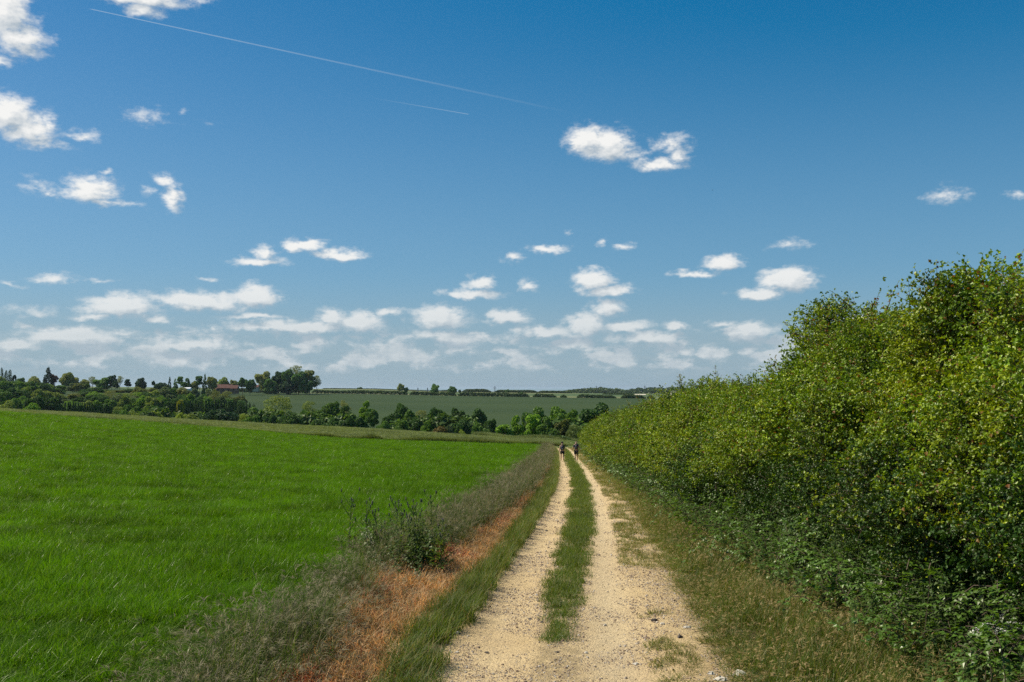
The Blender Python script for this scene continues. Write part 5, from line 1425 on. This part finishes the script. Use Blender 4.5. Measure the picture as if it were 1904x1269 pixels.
def cow_parsley(x, y, h, z0, label, seed, mat=None, nU=6, size=1.0, group='cow parsley at the hedge foot'):
    rs_ = random.Random(seed); r = empty('cow_parsley', (x, y, z0)); tag(r, label, 'cow parsley', group)
    mb = MB(); lean = np.array([rs_.gauss(-.1, .08), rs_.gauss(0, .08), 1]); mb.tube([lean * h * t for t in (0, .5, .85)], [.008, .006, .004], 6)
    heads = []
    for k in range(nU):
        t = rs_.uniform(.5, .85); a = rs_.uniform(0, 6.28); l = h * rs_.uniform(.12, .30); b = lean * h * t
        e = b + np.array([math.cos(a) * l * .8, math.sin(a) * l * .8, l * .7]); mb.tube([b, e], [.004, .003], 5); heads.append(e)
    heads.append(lean * h)
    link('stem', mb.mesh('stem', [G_stem]), r)
    mb = MB()
    for k in range(12):
        t = rs_.uniform(.1, .7); a = rs_.uniform(0, 6.28); b = lean * h * t
        for q in range(7):
            d = np.array([math.cos(a), math.sin(a), .2]) + rv(rs_, .35); leaf_shape(mb, b + d * .05 * (q % 4), d, (0, 0, 1), .07, .03, 0, .2, .2)
    link('leaves', mb.mesh('leaves', [G_bramble]), r)
    for e in heads:
        mb = MB(); R_ = .055 * size * rs_.uniform(.8, 1.2)
        for q in range(24):
            a = rs_.uniform(0, 6.28); rr = R_ * math.sqrt(rs_.random()); c = e + np.array([math.cos(a) * rr, math.sin(a) * rr, .03 - rr * .15])
            mb.tube([e, c], [.0012, .001], 3, 1, False)
            for w_ in range(5):
                aa = w_ * 1.257 + rs_.random(); p = c + np.array([math.cos(aa) * .009, math.sin(aa) * .009, rs_.uniform(0, .006)]) * size
                s2 = .0075 * size; mb.add([p + (s2, 0, 0), p + (0, s2, .002), p + (-s2, 0, 0), p + (0, -s2, .002)], [(0, 1, 2, 3)], 0)
        link('umbel', mb.mesh('umbel', [mat or G_white, G_stem]), r)
cps = [(1850, 1215, 10.6, 'brightest cow parsley near the lower right corner, left one of a pair of white heads', 1.3, 5, G_white), (1893, 1205, 10.7, 'cow parsley cut by the right edge with small white heads', 1.2, 5, G_white), (1885, 1172, 11.1, 'cow parsley just above the pair, its heads flatter and wider', 1.3, 4, G_white),
       (1740, 1075, 12.6, 'cream headed umbel in the middle of the nettles', .9, 6, G_cream), (1705, 1062, 13.0, 'smaller cream umbel left of the middle one', .8, 5, G_cream), (1770, 1040, 13.2, 'cream umbel right of the middle one, nearer the dark gap', .8, 5, G_cream),
       (1735, 1018, 13.8, 'pale umbel high in the nettles below the hawthorn', .8, 5, G_cream), (1680, 1110, 12.3, 'cream umbel at the lower left of the group, over the brambles', .8, 4, G_cream), (1800, 1085, 12.2, 'fading brownish cream umbel right of the group', .8, 5, G_cream),
       (1650, 1090, 12.9, 'single cream umbel at the left edge of the nettles', .8, 3, G_cream), (1810, 1125, 11.6, 'brownish cream umbel above the white pair', .8, 4, G_cream), (1440, 1010, 18.5, 'small cream umbel farther along the hedge foot', .9, 4, G_cream), (1385, 985, 21.5, 'distant small cream umbel along the hedge foot', 1.0, 4, G_cream)]
for i, (px, py, Y_, lb, sz, nu, mt) in enumerate(cps):
    Y_ -= .55; sz *= 1.3
    X_ = (px - HX) / F * Y_; zh = CZ - (py - HY) / F * Y_; zg_ = gz(X_, Y_)
    cow_parsley(X_, Y_, max(zh - zg_, .5), zg_, lb, 90 + i, mt, nu, sz)

M_flint = plain_mat('pale_flint', (.52, .47, .38), .75, .3, .35)
def flint(px, py, size, label, seed, mat=None):
    A = (py - HY) / F; lo, hi = 5.0, 60.0
    for _ in range(40):
        m_ = (lo + hi) / 2; X_ = (px - HX) / F * m_
        if CZ - A * m_ > gz(X_, m_): lo = m_
        else: hi = m_
    X_ = (px - HX) / F * lo
    rs_ = random.Random(seed)
    o = link('stone', pebble('stone', rs_, [mat or M_flint]), None, (X_, lo, gz(X_, lo) + size * .15)); o.scale = (size * rs_.uniform(.9, 1.4), size, size * rs_.uniform(.7, 1)); o.rotation_euler = (0, 0, rs_.uniform(0, 6))
    tag(o, label, 'stone', 'larger stones on the track')
M_dkflint = plain_mat('dark_flint', (.07, .055, .045), .6, .4, .3)
for a in [(1380, 1258, .085, 'largest pale flint at the grass edge by the lower right of the track', 1), (1340, 1266, .055, 'pale flint beside the largest one, partly in the grass', 2), (1322, 1254, .045, 'small pale flint left of the largest one', 3),
          (1278, 1168, .045, 'cream stone on the bare patch right of the right rut', 4), (1232, 1162, .04, 'pale stone beside the dark one in the grass patch', 5), (1216, 1155, .05, 'dark stone in the grass patch right of the right rut', 6, M_dkflint),
          (1264, 1186, .045, 'dark reddish stone below the cream one', 7, M_dkflint), (1125, 1164, .035, 'flat pale stone pressed into the right rut', 8), (1016, 988, .05, 'lone dark stone in the upper left rut', 9, M_dkflint),
          (1008, 1158, .03, 'small dark clod near the end of the centre grass', 10, M_dkflint), (986, 1152, .03, 'small dark stone left of the centre grass end', 11, M_dkflint), (1183, 1236, .035, 'pale chip in the lower right rut', 12), (1090, 1215, .03, 'pale chip between the ruts near the bottom', 13),
          (850, 1178, .05, 'pale stone at the edge of the left grass bank', 14), (1037, 1214, .028, 'brown clod in the middle near the bottom', 15, M_dkflint), (905, 1215, .03, 'dark pebble in the lower left rut', 16, M_dkflint)]:
    flint(*a)

# ================================================================== birds
M_bird = plain_mat('dark_feather', (.02, .02, .022), .8)
def bird(px, py, Y_, span, label, seed):
    rs_ = random.Random(seed); o = empty('bird', ((px - HX) / F * Y_, Y_, CZ - (py - HY) / F * Y_)); tag(o, label, 'bird', 'birds high in the sky'); o.rotation_euler = (rs_.uniform(-.3, .3), rs_.uniform(-.5, .5), rs_.uniform(0, 6))
    s = span / 2
    mb = MB(); mb.tube([(0, .28 * s, 0), (0, .2 * s, 0), (0, 0, -.02 * s), (0, -.3 * s, 0), (0, -.5 * s, .01)], [.03 * s, .07 * s, .11 * s, .05 * s, .08 * s], 6); link('body', mb.mesh('body', [M_bird], True), o)
    for sx in (-1, 1):
        mb = MB(); V = []
        for zz in (0, .015 * s): V += [(sx * .08 * s, .12 * s, zz), (sx * .5 * s, .2 * s, .22 * s + zz), (sx * s, 0, .15 * s + zz), (sx * .5 * s, -.12 * s, .2 * s + zz), (sx * .08 * s, -.16 * s, zz)]
        mb.add(V, [(0, 1, 3, 4), (1, 2, 3, 3), (5, 6, 8, 9), (6, 7, 8, 8), (0, 1, 6, 5), (1, 2, 7, 6), (2, 3, 8, 7), (3, 4, 9, 8)]); link('wing', mb.mesh('wing', [M_bird]), o)
bird(1300, 126, 260, .5, 'tiny dark bird highest in the right half of the sky', 1)
bird(1407, 255, 230, .5, 'tiny dark bird right of the central cloud', 2)
bird(1325, 354, 220, .7, 'slightly larger dark bird below the central cloud', 3)

# ================================================================== air
hz_m = bpy.data.materials.new('haze'); hz_m.use_nodes = True
t = NT(hz_m.node_tree); t.n.clear(); out = t.add('ShaderNodeOutputMaterial')
pv = t.add('ShaderNodeVolumePrincipled', {'Color': (.72, .84, .95, 1), 'Density': .000032, 'Anisotropy': .3})
t.l.new(pv.outputs[0], out.inputs['Volume'])
mb = MB(); mb.box((0, 20000, 35), (260000, 100000, 130)); hz = link('haze', mb.mesh('haze', [hz_m])); tag(hz, kind='stuff')
